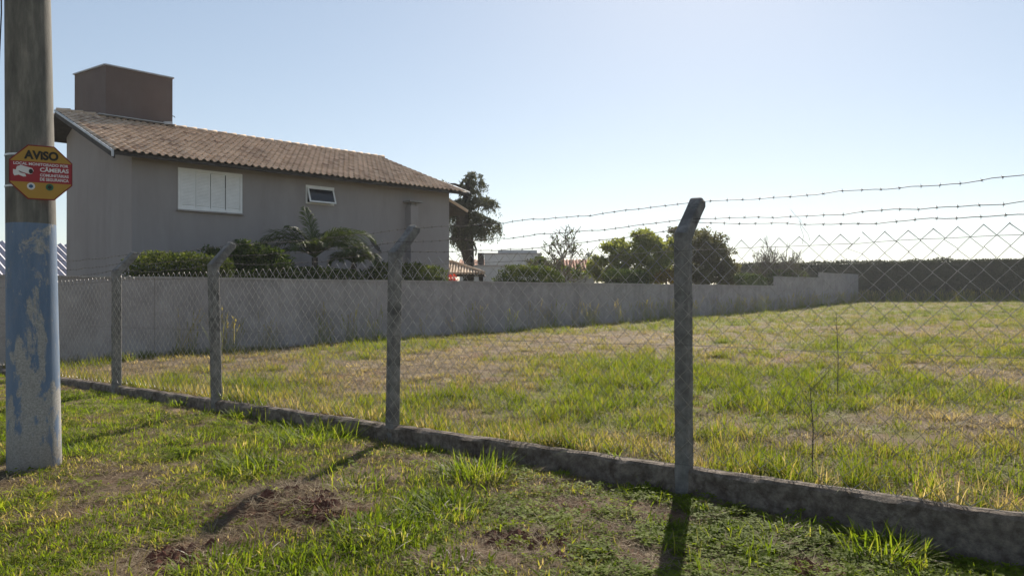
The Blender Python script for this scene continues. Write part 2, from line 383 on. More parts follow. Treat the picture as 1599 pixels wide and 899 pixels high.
for i in range(len(POSTS)-1):
    for j, (h0, h1, sa, sb) in enumerate([(.0,.0,.25,.25),(.155,.155,.13,.13),(.26,.26,.035,.035)]):
        t0, _, k0, tip0 = post_frame(i); t1, _, k1, tip1 = post_frame(i+1)
        za, zb = tip0-.03-h0*.95, tip1-.03-h1*.95
        if i == 0 and j == 2: zb += .075; sb = .11
        if i == 0 and j == 1: za -= .02
        if i == 1 and j == 2: za += .02
        pts = span(fp(t0, sa-.06 if j else sa-.03, za), fp(t1, sb-.06 if j else sb-.03, zb), [.03,.03,.045][j] + .012*((i*3+j) % 3), seed=i*5+j+2, wob=.007)
        barbed(pts, i*7+j).build('barbed_wire', M['rust'], fence, smooth=True, off=FO)
M['dullwire'] = pmat('dull_wire', (.09,.085,.08), (.16,.15,.145), 25, .7, 0, metallic=.3)
for (zf, nm) in ((lambda t: 1.915-.018*t-.062, 0), (lambda t: 1.13-.014*t, 1), (lambda t: float(kerb_top(t))+.03, 2)):
    for i in range(len(POSTS)):
        a = POSTS[i]; b = ends[i+1] if i+1 < len(ends) else TW-.12
        mb = MB(); mb.tube(span(fp(a,-.078,zf(a)), fp(b,-.078,zf(b)), .012, 24, .003, i+nm*3), .0018, 4, False)
        mb.build('tension_wire', M['dullwire'], fence, smooth=True, off=FO)
mb = MB(); tq = -.92; b0 = fp(tq,-.075,1.87)
mb.tube([b0, b0+Vector((.008,0,.06)), b0+Vector((-.004,.02,.12)), b0+Vector((.01,.05,.17)), b0+Vector((-.03,.07,.215)), b0+Vector((-.052,.08,.25))], .0014, 4)
mb.tube([b0+Vector((.055,0,.02)), b0+Vector((.045,.01,.07)), b0+Vector((.01,.05,.14)), b0+Vector((-.005,.05,.17))], .0014, 4)
mb.build('tie_wire', M['zinc'], fence, smooth=True, off=FO)

# ------------------------------------------------------------------ utility pole, cable and warning sign
def pole_mat():
    m, N, L, P = nmat('painted_concrete_pole'); co = objco(N)
    sp = N.new('ShaderNodeSeparateXYZ'); L.new(co, sp.inputs[0])
    mp = N.new('ShaderNodeMapping'); mp.inputs['Scale'].default_value = (1,1,.22); L.new(co, mp.inputs[0])
    nA = noise(N, L, 9, 7, .7, mp.outputs[0]); nB = noise(N, L, 70, 5, .7, co); nC = noise(N, L, 3.6, 7, .62, co, .5)
    conc = ramp(N, L, nA.outputs[0], [(.3,(.07,.066,.058)),(.55,(.15,.14,.12)),(.8,(.30,.27,.225))]).outputs[0]
    paint = ramp(N, L, nA.outputs[0], [(.3,(.105,.155,.235)),(.7,(.165,.22,.31))]).outputs[0]
    under = ramp(N, L, nB.outputs[0], [(.35,(.23,.22,.205)),(.65,(.40,.385,.36))]).outputs[0]
    # flaking grows towards the ground and in vertical streaks
    g = N.new('ShaderNodeMapRange'); L.new(sp.outputs[2], g.inputs[0]); g.inputs[1].default_value = 2.2; g.inputs[2].default_value = .35; g.inputs[3].default_value = -.07; g.inputs[4].default_value = .07
    mp2 = N.new('ShaderNodeMapping'); mp2.inputs['Scale'].default_value = (1,1,.38); mp2.inputs['Location'].default_value = (3.3,1.2,0.6); L.new(co, mp2.inputs[0])
    nD = noise(N, L, 4.6, 9, .66, mp2.outputs[0], .35)
    ad = N.new('ShaderNodeMath'); ad.operation = 'ADD'; L.new(nD.outputs[0], ad.inputs[0]); L.new(g.outputs[0], ad.inputs[1])
    fl = ramp(N, L, ad.outputs[0], [(.52,(0,0,0)),(.56,(1,1,1))]).outputs[0]
    nE = noise(N, L, 24, 6, .7, mp2.outputs[0]); fe = ramp(N, L, nE.outputs[0], [(.63,(0,0,0)),(.645,(1,1,1))]).outputs[0]
    nF = noise(N, L, 2.2, 3, .5, co); ff = ramp(N, L, nF.outputs[0], [(.45,(0,0,0)),(.55,(1,1,1))]).outputs[0]
    fl = mixc(N, L, 1.0, fl, mixc(N, L, 1.0, fe, ff, 'MULTIPLY'), 'LIGHTEN')
    nG = noise(N, L, 13, 5, .7, mp2.outputs[0]); paint = mixc(N, L, ramp(N, L, nG.outputs[0], [(.5,(0,0,0)),(.72,(.7,.7,.7))]).outputs[0], paint, (.19,.215,.255))
    c = mixc(N, L, fl, paint, under)
    # drips and dirt near the ground
    d = N.new('ShaderNodeMapRange'); L.new(sp.outputs[2], d.inputs[0]); d.inputs[1].default_value = .35; d.inputs[2].default_value = 0; d.inputs[3].default_value = 0; d.inputs[4].default_value = .75
    dn = N.new('ShaderNodeMath'); dn.operation = 'MULTIPLY'; L.new(d.outputs[0], dn.inputs[0]); L.new(nC.outputs[0], dn.inputs[1])
    c = mixc(N, L, dn.outputs[0], c, (.12,.075,.05))
    e = N.new('ShaderNodeMath'); e.operation = 'MULTIPLY_ADD'; L.new(nC.outputs[0], e.inputs[0]); e.inputs[1].default_value = .03; L.new(sp.outputs[2], e.inputs[2])
    up = ramp(N, L, e.outputs[0], [(.0,(0,0,0)),(1,(1,1,1))])
    gt = N.new('ShaderNodeMath'); gt.operation = 'GREATER_THAN'; L.new(e.outputs[0], gt.inputs[0]); gt.inputs[1].default_value = 2.145
    c = mixc(N, L, gt.outputs[0], c, conc)
    N.remove(up)
    L.new(c, P.inputs['Base Color']); P.inputs['Roughness'].default_value = .8; P.inputs['Specular IOR Level'].default_value = .25
    b = N.new('ShaderNodeBump'); b.inputs['Strength'].default_value = .35; b.inputs['Distance'].default_value = .01
    hm = N.new('ShaderNodeMath'); hm.operation = 'MULTIPLY_ADD'; L.new(fl, hm.inputs[0]); hm.inputs[1].default_value = -.35; L.new(nB.outputs[0], hm.inputs[2])
    L.new(hm.outputs[0], b.inputs['Height']); L.new(b.outputs[0], P.inputs['Normal'])
    return m
PX, PY = -4.215, 6.79
pole = empty('utility_pole', (PX, PY, 0), 'tapered concrete utility pole with peeling blue paint on its lower half', 'pole')
mb = MB(); zz = np.linspace(-.4, 9.2, 60); mb.tube([(-.0118*z,-.0073*z,z) for z in zz], [.211 - .0088*max(z,0) for z in zz], 40)
mb.build('shaft', pole_mat(), pole, smooth=True)
mb = MB(); mb.obox((-.10,-.22,8.6), (1.0,0,0), (0,.045,0), (0,0,.06)); mb.build('crossarm', M['darkwood'], pole)
mb = MB()
cl = [(-.235,-.10,9.0),(-.245,-.11,6.0),(-.215,-.13,3.95),(-.235,-.13,3.5),(-.25,-.13,3.40),(-.275,-.12,3.36),(-.31,-.08,3.40),(-.315,-.05,3.7),(-.29,-.02,4.4),(-.25,-.02,6.2)]
mb.tube(cl, .006, 6); mb.build('hanging_cable', M['cable'], pole, smooth=True)

sgn_rot = R(31.8)
sgd = Vector((math.cos(sgn_rot), math.sin(sgn_rot), 0)); sgn = Vector((math.sin(sgn_rot), -math.cos(sgn_rot), 0))
sl = Vector((PX, PY, 2.565)) + sgn*.198 + sgd*.045
sign = empty('warning_sign', sl, 'octagonal yellow and red camera surveillance warning sign strapped to the pole', 'sign', rz=sgn_rot)
def flat(name, c, rough=.5):
    return pmat(name, tuple(k*.93 for k in c), c, 7, rough, .03, 40)
M['s_yel'] = flat('sign_yellow', (.40,.225,.035)); M['s_red'] = flat('sign_red', (.31,.022,.03)); M['s_drk'] = flat('sign_border_maroon', (.20,.018,.018))
M['s_blk'] = flat('sign_black', (.022,.018,.012)); M['s_wht'] = flat('sign_white', (.66,.64,.62)); M['s_grn'] = flat('sign_green', (.03,.12,.06)); M['s_blu'] = flat('sign_blue', (.03,.09,.20))
def octa(r, cut):
    c = cut; return [(-c,-r),(c,-r),(r,-c),(r,c),(c,r),(-c,r),(-r,c),(-r,-c)]
def plate(poly, y, th):
    mb = MB(); n = len(poly)
    mb.add([(a,y,b) for a,b in poly]+[(a,y+th,b) for a,b in poly], [tuple(range(n)), tuple(range(2*n-1,n-1,-1))]+[(k,n+k,n+(k+1)%n,(k+1)%n) for k in range(n)])
    return mb
rr = .234; plate(octa(rr, rr*.42), 0, .004).build('border_plate', M['s_drk'], sign)
ri = .224
plate(octa(ri, ri*.42), -.0015, .001).build('yellow_face', M['s_yel'], sign)
plate([(-ri,-.087),(ri,-.087),(ri,.090),(-ri,.090)], -.003, .001).build('red_band', M['s_red'], sign)
FNT = None
def text(body, cx, cz, width, height, mat, name='lettering', bold=.0, y=-.0045, align=None):
    cu = bpy.data.curves.new('txt', 'FONT'); cu.body = body; cu.size = 1; cu.offset = bold; cu.fill_mode = 'FRONT' if False else 'BOTH'
    ob = bpy.data.objects.new('txt', cu); COL.objects.link(ob)
    dg = bpy.context.evaluated_depsgraph_get(); me = bpy.data.meshes.new_from_object(ob.evaluated_get(dg))
    bpy.data.objects.remove(ob); bpy.data.curves.remove(cu)
    co = np.array([v.co[:] for v in me.vertices]); lo = co.min(0); hi = co.max(0)
    sx = width/(hi[0]-lo[0]); sz = height/(hi[1]-lo[1])
    for v in me.vertices:
        v.co = (cx + (v.co.x-(lo[0]+hi[0])/2)*sx, y, cz + (v.co.y-(lo[1]+hi[1])/2)*sz)
    me.name = name; me.materials.clear(); me.materials.append(mat)
    o = bpy.data.objects.new(name, me); COL.objects.link(o); o.parent = sign; return o
text('AViSO', .0, .148, .255, .078, M['s_blk'], bold=.048)
text('LOCAL MONITORADO POR', .0, .069, .405, .024, M['s_wht'], bold=.028)
text('CÂMERAS', .098, .030, .215, .045, M['s_wht'], bold=.03)
text('COMUNITÁRIAS', .098, -.018, .215, .031, M['s_wht'], bold=.028)
text('DE SEGURANÇA', .098, -.060, .215, .033, M['s_wht'], bold=.028)
# the bullet camera printed on the red band
def spoly(poly, mat, name, y): plate(poly, y, .0006).build(name, mat, sign)
spoly([(-.178,.040),(-.150,.054),(-.066,.033),(-.056,.012),(-.068,-.016),(-.088,-.019),(-.150,-.002),(-.186,.008)], M['s_wht'], 'camera_picture', -.0045)
spoly([(-.205,.015),(-.182,.012),(-.150,-.012),(-.118,-.018),(-.110,-.040),(-.130,-.044),(-.165,-.030),(-.195,-.040),(-.205,-.020)], M['s_wht'], 'camera_bracket_picture', -.0052)
spoly([(-.076+.016*math.cos(a), .006+.021*math.sin(a)) for a in np.linspace(0,6.28,14)[:-1]], M['s_blk'], 'lens_picture', -.0060)
spoly([(-.162,.000),(-.140,-.014),(-.136,-.011),(-.158,.004)], M['s_blk'], 'shade_line', -.0060)
for cxx, m1, m2 in ((-.075,'s_wht','s_blu'), (.062,'s_grn','s_blk')):
    spoly([(cxx+.030*math.cos(a), -.122+.030*math.sin(a)) for a in np.linspace(0,6.28,17)[:-1]], M[m1], 'emblem', -.0030)
    spoly([(cxx+(.021 if k % 2 else .013)*math.cos(a), -.122+(.021 if k % 2 else .013)*math.sin(a)) for k, a in enumerate(np.linspace(0,6.28,13)[:-1])], M[m2], 'emblem_mark', -.0040)
for zs in (.155, -.115):
    mb = MB(); pts = []
    rp = .211-.0088*(2.565+zs) + .003
    c0 = Vector((-.045-.0139*(2.565+zs), .198, zs))
    for a in np.linspace(R(-68), R(248), 40): pts.append(c0 + Vector((-math.cos(a)*rp*1.0, math.sin(a)*rp, 0)))
    for a, b in zip(pts[:-1], pts[1:]):
        o = ((a+b)/2 - c0).normalized()*.0015; mb.obox((a+b)/2, (b-a)*.52, o, (0,0,.008))
    mb.build('strap', M['strap'], sign)

# ------------------------------------------------------------------ boundary wall between the lot and the house
bw = empty('boundary_wall', (*ts(TW,0), 0), 'long bare rendered boundary wall stepping up towards the far hedge', 'wall')
def wall_piece(s0, s1, zt, name='wall_panel', th=.075, zb=-.4, mat='wall', grow=0):
    mb = MB(); A = [ts(TW-th-grow, s0), ts(TW-th-grow, s1), ts(TW+th+grow, s1), ts(TW+th+grow, s0)]
    mb.add([(x,y,zb) for x,y in A]+[(x,y,zt) for x,y in A], [(0,1,2,3)[::-1],(4,5,6,7),(0,1,5,4),(1,2,6,5),(2,3,7,6),(3,0,4,7)])
    mb.f = [tuple(f) for f in mb.f]; mb.build(name, M[mat], bw, off=bw.location)
ss = 0; k = 0
while ss < 45.0:
    e = min(45.1, ss+3.4); jig = .006*math.sin(k*2.1)
    wall_piece(ss+.008, e-.008, 1.815+jig*.4, th=.075+jig*.5)
    wall_piece(ss+.004, e-.004, 1.862+jig, 'coping', .075, 1.818+jig*.4, 'coping', .022)
    wall_piece(e-.03, e+.03, 1.812, 'joint', .062, -.4, 'wall')
    ss = e; k += 1
for s0, s1, zt in ((45.12,50,2.43),(50,55.0,2.46),(55.02,60.5,2.86),(60.5,66.2,2.89)):
    wall_piece(s0+.01, s1-.01, zt); wall_piece(s0+.004, s1-.004, zt+.045, 'coping', .075, zt+.003, 'coping', .022)

# ------------------------------------------------------------------ the two-storey house
HC = Vector((-10.59, 21.4, 0)); HR = math.atan2(.703, .711)
house = empty('house', HC, 'two storey taupe stucco house with clay tile roof and brown tank tower', 'house', rz=HR)
HL = 11.5; ZE = 5.29; ZR = 7.27; UE = -.5; UR = 5.0; SL = (ZR-ZE)/(UR-UE)
def roofz(u): return ZE + (u-UE)*SL if u <= UR else ZR - (u-UR)*SL
WIN1 = (1.28, 3.18, 3.93, 5.08); WIN2 = (5.40, 6.42, 4.42, 4.97)
mb = MB()
ws = sorted({0, HL, WIN1[0], WIN1[1], WIN2[0], WIN2[1]}); zs = sorted({-.3, 5.33, WIN1[2], WIN1[3], WIN2[2], WIN2[3]})
for w0, w1 in zip(ws[:-1], ws[1:]):
    for z0, z1 in zip(zs[:-1], zs[1:]):
        cw, cz = (w0+w1)/2, (z0+z1)/2
        if any(a < cw < b and c < cz < d for a, b, c, d in (WIN1, WIN2)): continue
        mb.add([(w0,0,z0),(w1,0,z0),(w1,0,z1),(w0,0,z1)], [(0,1,2,3)])
for a, b, c, d in (WIN1, WIN2):                         # reveals
    mb.add([(a,0,c),(b,0,c),(b,.14,c),(a,.14,c),(a,0,d),(b,0,d),(b,.14,d),(a,.14,d)], [(0,3,2,1),(4,5,6,7),(0,4,7,3),(1,2,6,5)])
gu = 6.25
def gable(w, flip):
    pts = [(w,0,-.3),(w,gu,-.3),(w,gu,roofz(gu)-.14),(w,UR,ZR-.14),(w,0,5.33)]
    mb.add(pts, [(0,1,2,3,4) if not flip else (4,3,2,1,0)])
gable(0, True); gable(HL, False)
mb.add([(0,gu,-.3),(1.3,gu,-.3),(1.3,gu,6.6),(0,gu,6.6)], [(0,1,2,3)])
mb.box(1.3, HL-.02, gu-.3, 9.6, -.3, roofz(9.6)-.16)
mb.build('wall', M['stucco'], house)
# roof deck, tiles, eaves
W0, W1 = -.62, 12.05; UF = 10.2
mb = MB(); th = .10
def slab(mb, pts, th):
    n = len(pts); mb.add(list(pts)+[(a,b,c-th) for a,b,c in pts], [tuple(range(n)), tuple(range(2*n-1,n-1,-1))]+[(k,n+k,n+(k+1)%n,(k+1)%n) for k in range(n)])
WR = W1-.28
slab(mb, [(W0,UE,ZE),(W1,UE,ZE),(WR,UR,ZR),(W0,UR,ZR)], th)
slab(mb, [(W0,UR,ZR-.002),(1.3,UR,ZR-.002),(1.3,6.7,roofz(6.7)),(W0,6.7,roofz(6.7))], th)
slab(mb, [(1.31,UR,ZR-.002),(WR,UR,ZR-.002),(W1,UF,roofz(UF)),(1.31,UF,roofz(UF))], th)
roof = mb.build('roof', M['darkwood'], house)
mb = MB(); nxp = 8; TWD, TLN = .212, .41
prof = []
for k in range(nxp):
    x = TWD*1.06*k/(nxp-1); prof.append((x-TWD/2, .058*math.sin(math.pi*min(1,x/.145)) if x < .145 else -.006 + .012*((x-.145)/.08)))
tv_ = [(x, 0, z+.035) for x, z in prof] + [(x, TLN, z+.006) for x, z in prof] + [(x, 0, z+.020) for x, z in prof]
tf_ = [(k, k+1, nxp+k+1, nxp+k) for k in range(nxp-1)] + [(2*nxp+k, 2*nxp+k+1, k+1, k) for k in range(nxp-1)]
tile_me = bpy.data.meshes.new('roof_tile'); tile_me.from_pydata(tv_, [], tf_); tile_me.update(); tile_me.materials.append(M['tile'])
ang = math.atan(SL); PITCH = .352; ncol = int((W1-W0)/TWD); lens = math.hypot(UR-UE, ZR-ZE); ncrs = int(lens/PITCH)+1
rest = MB(); cnt = 0
tr = random.Random(5)
for c in range(ncol):
    for r in range(ncrs):
        d = -.06 + r*PITCH
        if d > lens-.12: continue
        w = W0 + TWD*(c+.5); wlim = W1 + (WR-W1)*(d/lens)
        if w > wlim: continue
        u = UE + d*math.cos(ang); z = ZE + d*math.sin(ang) + .008
        mt = Matrix.Translation((w+tr.gauss(0,.003), u+tr.gauss(0,.006), z)) @ Matrix.Rotation(ang+tr.gauss(0,.008), 4, 'X') @ Matrix.Rotation(tr.gauss(0,.012), 4, 'Z')
        if c < 19 and cnt < 298:
            o = bpy.data.objects.new('roof_tile', tile_me); COL.objects.link(o); o.parent = roof; o.matrix_local = mt; cnt += 1
        else: rest.add([mt @ Vector(v) for v in tv_], tf_)
for c in range(ncol):                                   # the far slope
    for r in range(ncrs-1):
        d = .05 + r*PITCH; w = W0 + TWD*(c+.5); u = UR + (lens-d)*math.cos(ang)
        if (w < 1.4 and u > 6.6) or u > UF or w > WR: continue
        z = roofz(u) + .008; mt = Matrix.Translation((w, u, z)) @ Matrix.Rotation(math.pi, 4, 'Z') @ Matrix.Rotation(ang, 4, 'X')
        rest.add([mt @ Vector(v) for v in tv_], tf_)
rt = rest.build('roof_tiles', M['tile'], roof); tag(rt, kind='stuff')
mb = MB()
k = 0; w = W0
while w < WR:
    mb.tube([(w, UR, ZR+.02), (w+.2, UR, ZR+.028), (w+.40, UR, ZR+.045)], [.085,.09,.10], 8); w += .37
mb.build('ridge_tiles', M['tile'], roof, smooth=True)['kind'] = 'stuff'
for ww, wr, sgnw in ((W0, W0, -1), (W1, WR, 1)):
    mb = MB(); o = .03*sgnw
    mb.add([(ww+o,UE-.02,ZE+.035),(ww+o,UE-.02,ZE-.03),(wr+o,UR,ZR-.03),(wr+o,UR,ZR+.035),(ww+o*2.2,UE-.02,ZE+.035),(ww+o*2.2,UE-.02,ZE-.03),(wr+o*2.2,UR,ZR-.03),(wr+o*2.2,UR,ZR+.035)],
           [(0,1,2,3),(7,6,5,4),(0,3,7,4),(1,5,6,2),(0,4,5,1),(3,2,6,7)])
    if sgnw < 0: mb.box(ww-.075, ww-.025, UE-.075, UE-.022, ZE-.16, ZE+.03)
    mb.build('verge_flashing', M['flash'], roof)
    mb = MB(); mb.add([(ww+.01*sgnw,UE,ZE-.02),(ww+.01*sgnw,UE,ZE-.2),(wr+.01*sgnw,UR,ZR-.2),(wr+.01*sgnw,UR,ZR-.02),(ww-.03*sgnw,UE,ZE-.02),(ww-.03*sgnw,UE,ZE-.2),(wr-.03*sgnw,UR,ZR-.2),(wr-.03*sgnw,UR,ZR-.02)],
           [(0,1,2,3),(7,6,5,4),(0,3,7,4),(1,5,6,2),(0,4,5,1),(3,2,6,7)]); mb.build('barge_board', M['darkwood'], roof)
# tank tower behind the ridge
tw = MB(); a0, a1, b0_, b1_ = .80, 2.97, UR-.10, 8.35
zA, zB, zD = 9.00, 8.97, 9.36
tw.add([(a0,b0_,6.9),(a1,b0_,6.9),(a1,b1_,5.6),(a0,b1_,5.6),(a0,b0_,zA),(a1,b0_,zB),(a1,b1_,zD),(a0,b1_,zD)], [(0,3,2,1),(4,5,6,7),(0,1,5,4),(1,2,6,5),(2,3,7,6),(3,0,4,7)])
tower = tw.build('tank_tower', M['brownpaint'], house)
mb = MB(); e = .03
def rail(mb, p, q, hw, hh):
    p, q = Vector(p), Vector(q); d = q-p; up = Vector((0,0,1)); sd = d.cross(up).normalized()
    mb.obox((p+q)/2, d/2, sd*hw, up*hh)
rail(mb, (a0-e,b0_-e,zA+.02), (a1+e,b0_-e,zB+.02), .03, .022); rail(mb, (a0-e,b0_+.004,zA+.024), (a0-e,b1_+e,zD+.024), .03, .022)
rail(mb, (a1+e,b0_+.004,zB+.024), (a1+e,b1_+e,zD+.024), .03, .022); rail(mb, (a0,b1_+e,zD+.02), (a1,b1_+e,zD+.02), .03, .022)
mb.build('metal_cap', M['flash'], tower)
mb = MB(); mb.obox(((a0+a1)/2-.1,b0_-.05,ZR+.06), ((a1-a0)/2+.15,0,0), (0,.10,-.012), (0,0,.012)); mb.obox((a1-.2,b0_-.08,ZR+.10), (.13,0,.02),(0,.06,0),(0,0,.05))
mb.build('base_flashing', M['flash'], tower)
mb = MB(); mb.tube([(a1,b0_+.4,7.78),(a1+.22,b0_+.4,7.74),(a1+.24,b0_+.4,7.70)], .014, 6); mb.build('overflow_pipe', M['cable'], tower)
# shuttered window: frame and four louvred leaves
win = MB(); a, b, c, d = WIN1; f = .05
win.box(a-.02,b+.02,-.035,.10,c-.03,c+f); win.box(a-.02,b+.02,-.035,.10,d-f,d+.03); win.box(a-.02,a+f,-.033,.10,c+f,d-f); win.box(b-f,b+.02,-.033,.10,c+f,d-f)
wf = win.build('window', M['white'], house)
pw = (b-a-2*f)/4
mb = MB(); mb.box(a-.06,b+.06,-.09,.02,c-.075,c-.033); mb.build('sill', M['coping'], wf)
for k in range(4):
    x0 = a+f+k*pw+.011; x1 = x0+pw-.022; y0 = -.02 if k in (0,3) else .012
    mb = MB(); st = .035
    mb.box(x0,x0+st,y0,y0+.03,c+f,d-f); mb.box(x1-st,x1,y0,y0+.03,c+f,d-f); mb.box(x0+st,x1-st,y0,y0+.03,c+f,c+f+.05); mb.box(x0+st,x1-st,y0,y0+.03,d-f-.05,d-f)
    z = c+f+.06
    while z < d-f-.06:
        mb.obox(((x0+x1)/2, y0+.016, z+.02), ((x1-x0)/2-st,0,0), (0,.013,-.010), (0,.0025,.017)); z += .042
    mb.box(x0+st,x1-st,y0+.026,y0+.03,c+f+.05,d-f-.05)
    mb.build('shutter', M['white'], wf)
# awning window, pushed open at the bottom
M['glass'] = None
def glass():
    m, N, L, P = nmat('dark_window_glass'); n = noise(N, L, 1.5, 2, .5, objco(N)); L.new(ramp(N, L, n.outputs[0], [(.3,(.012,.014,.018)),(.7,(.02,.024,.03))]).outputs[0], P.inputs['Base Color'])
    P.inputs['Roughness'].default_value = .08; P.inputs['Specular IOR Level'].default_value = .5; return m
M['glass'] = glass()
a, b, c, d = WIN2; mb = MB(); f = .04
mb.box(a-.02,b+.02,-.02,.10,d-f,d+.03); mb.box(a-.02,b+.02,-.018,.10,c-.03,c+f*.5); mb.box(a-.02,a+f,-.016,.10,c+f*.5,d-f); mb.box(b-f,b+.02,-.016,.10,c+f*.5,d-f)
wf2 = mb.build('window', M['white'], house)
th2 = R(20); dn = Vector((0,-math.sin(th2),-math.cos(th2))); nv = Vector((0,-math.cos(th2),math.sin(th2)))
top = Vector(((a+b)/2,-.03,d-f)); hl = (d-c)/2-.01; hw = (b-a)/2-.015
sash = MB(); ce = top+dn*hl
for s_ in (-1,1): sash.obox(ce+Vector((s_*(hw-.025),0,0)), (.025,0,0), dn*hl, nv*.016); sash.obox(ce+dn*s_*(hl-.025), (hw-.051,0,0), dn*.025, nv*.0155)
sash.build('sash', M['white'], wf2)
mb = MB(); mb.obox(ce, (hw-.052,0,0), dn*(hl-.052), nv*.004); mb.build('pane', M['glass'], wf2)
mb = MB(); mb.box(a-.01,b+.01,.11,.135,c,d); mb.build('dark_room_panel', M['cable'], wf2)  # black panel across the opening, its colour stands for the unlit room
# flue on the side wall
def w_at(x): k = (x-CX)/F; return (k*21.4+10.59)/(.711-k*.703)
wfl = w_at(640)
mb = MB(); mb.box(wfl-.17, wfl+.17, -.30, .02, -.2, 4.62); fl = mb.build('flue', M['stucco'], house)
mb = MB(); mb.box(wfl-.30, wfl+.30, -.42, .01, 4.74, 4.80); mb.box(wfl-.13,wfl-.09,-.28,-.24,4.621,4.739); mb.box(wfl+.09,wfl+.13,-.28,-.24,4.621,4.739); mb.box(wfl-.09,wfl+.09,-.2,.0,4.621,4.739); mb.build('flue_cap', M['greywall'], fl)
# lower canopy roof on the back of the house
mb = MB(); slab(mb, [(HL+.01,.1,5.02),(HL+.01,3.2,5.02),(HL+1.0,3.2,4.62),(HL+1.0,.1,4.62)], .10); cn = mb.build('canopy', M['darkwood'], house)
mb = MB(); can_t = []
for k in range(14):
    y0 = .13+k*.22
    mb.tube([(HL+.02,y0,5.06),(HL+1.03,y0,4.66)], [.07,.075], 8)
mb.build('canopy_tiles', M['tile'], cn)['kind'] = 'stuff'
# satellite dish on a short bracket, seen edge-on
wd_ = w_at(571); dish = empty('satellite_dish', house.matrix_world @ Vector((0,0,0)), 'dark satellite dish seen edge-on against the taupe house wall', 'satellite dish')
dish.location = HC + Vector((wd_*.711+.55*.703, wd_*.703-.55*.711, 3.05))
mb = MB(); ax = Vector((.80,-.10,.60)).normalized(); e1 = ax.orthogonal().normalized(); e2 = ax.cross(e1); nr, na = 5, 24
for r in range(nr+1):
    rad = .33*r/nr; dep = .05*(r/nr)**2
    for k in range(na): q = 6.2832*k/na; mb.v.append(tuple(ax*dep+(e1*math.cos(q)+e2*math.sin(q))*rad))
for r in range(nr):
    for k in range(na): mb.f.append((r*na+k, r*na+(k+1)%na, (r+1)*na+(k+1)%na, (r+1)*na+k))
mb.build('reflector', M['darkwood'], dish, smooth=True)
mb = MB(); mb.tube([(0,0,-.01), tuple(-ax*.14), tuple(Vector((-.703,.711,-.3))*.6)], .018, 6); mb.build('bracket', M['strap'], dish)
mb = MB(); mb.tube([tuple(ax*.02-e2*.3), tuple(ax*.32)], .008, 5); mb.tube([tuple(ax*.28), tuple(ax*.36)], .025, 8); mb.build('feed_arm', M['strap'], dish)

# ------------------------------------------------------------------ foliage helpers
def leaves(mb, P, size, up=.3, asp=.45, rg=random, droop=0):
    for p in P:
        p = Vector(p); d = Vector((rg.gauss(0,1), rg.gauss(0,1), rg.gauss(0,1)+up-droop)).normalized()
        sd = d.cross(Vector((rg.gauss(0,1), rg.gauss(0,1), rg.gauss(0,1)))).normalized(); l = size*rg.uniform(.6,1.35)
        m = p + d*l*.45; b = len(mb.v); nn = d.cross(sd)*l*.08
        mb.v += [tuple(p), tuple(m+sd*l*asp*.5+nn), tuple(p+d*l), tuple(m-sd*l*asp*.5+nn)]; mb.f.append((b,b+1,b+2,b+3))
def ell_pts(c, r, n, shell=.55, rg=random):
    out = []
    for _ in range(n):
        v = Vector((rg.gauss(0,1), rg.gauss(0,1), rg.gauss(0,1))).normalized()*(shell+(1-shell)*rg.random()**.6)
        out.append((c[0]+v.x*r[0], c[1]+v.y*r[1], c[2]+v.z*r[2]))
    return out
GR_DARK = [(0,(.012,.022,.006)),(.4,(.030,.050,.012)),(.7,(.055,.085,.018)),(1,(.10,.13,.03))]
GR_MID = [(0,(.016,.026,.007)),(.4,(.04,.06,.015)),(.7,(.075,.10,.024)),(1,(.15,.165,.045))]
GR_YEL = [(0,(.07,.06,.012)),(.4,(.16,.12,.02)),(.7,(.24,.17,.035)),(1,(.26,.22,.07))]
GR_RED = [(0,(.03,.018,.012)),(.4,(.05,.034,.018)),(.7,(.05,.06,.02)),(1,(.09,.08,.035))]
M['lf_dark'] = leafmat('dark_leaf', GR_DARK, trans=.3); M['lf_mid'] = leafmat('mid_green_leaf', GR_MID, trans=.4)
M['lf_yel'] = leafmat('yellow_leaf', GR_YEL, trans=.45); M['lf_con'] = leafmat('conifer_needle', [(0,(.035,.04,.026)),(.5,(.065,.072,.048)),(1,(.12,.125,.085))], trans=.3)
M['lf_palm'] = leafmat('palm_leaflet', [(0,(.022,.034,.012)),(.5,(.05,.072,.022)),(1,(.085,.11,.035))], trans=.3)
M['lf_tree'] = leafmat('backlit_tree_leaf', [(0,(.09,.105,.03)),(.4,(.155,.18,.05)),(.7,(.21,.235,.07)),(1,(.28,.29,.12))], trans=.5)
M['lf_red'] = leafmat('reddish_leaf', [(0,(.05,.045,.025)),(.4,(.085,.075,.038)),(.7,(.10,.105,.045)),(1,(.15,.15,.07))], trans=.4); M['flower'] = leafmat('red_flower', [(0,(.35,.02,.02)),(1,(.55,.08,.07))], trans=.4)
M['lf_hedge'] = leafmat('far_hedge_leaf', [(0,(.022,.026,.016)),(.5,(.04,.046,.026)),(1,(.075,.08,.045))], trans=.2)

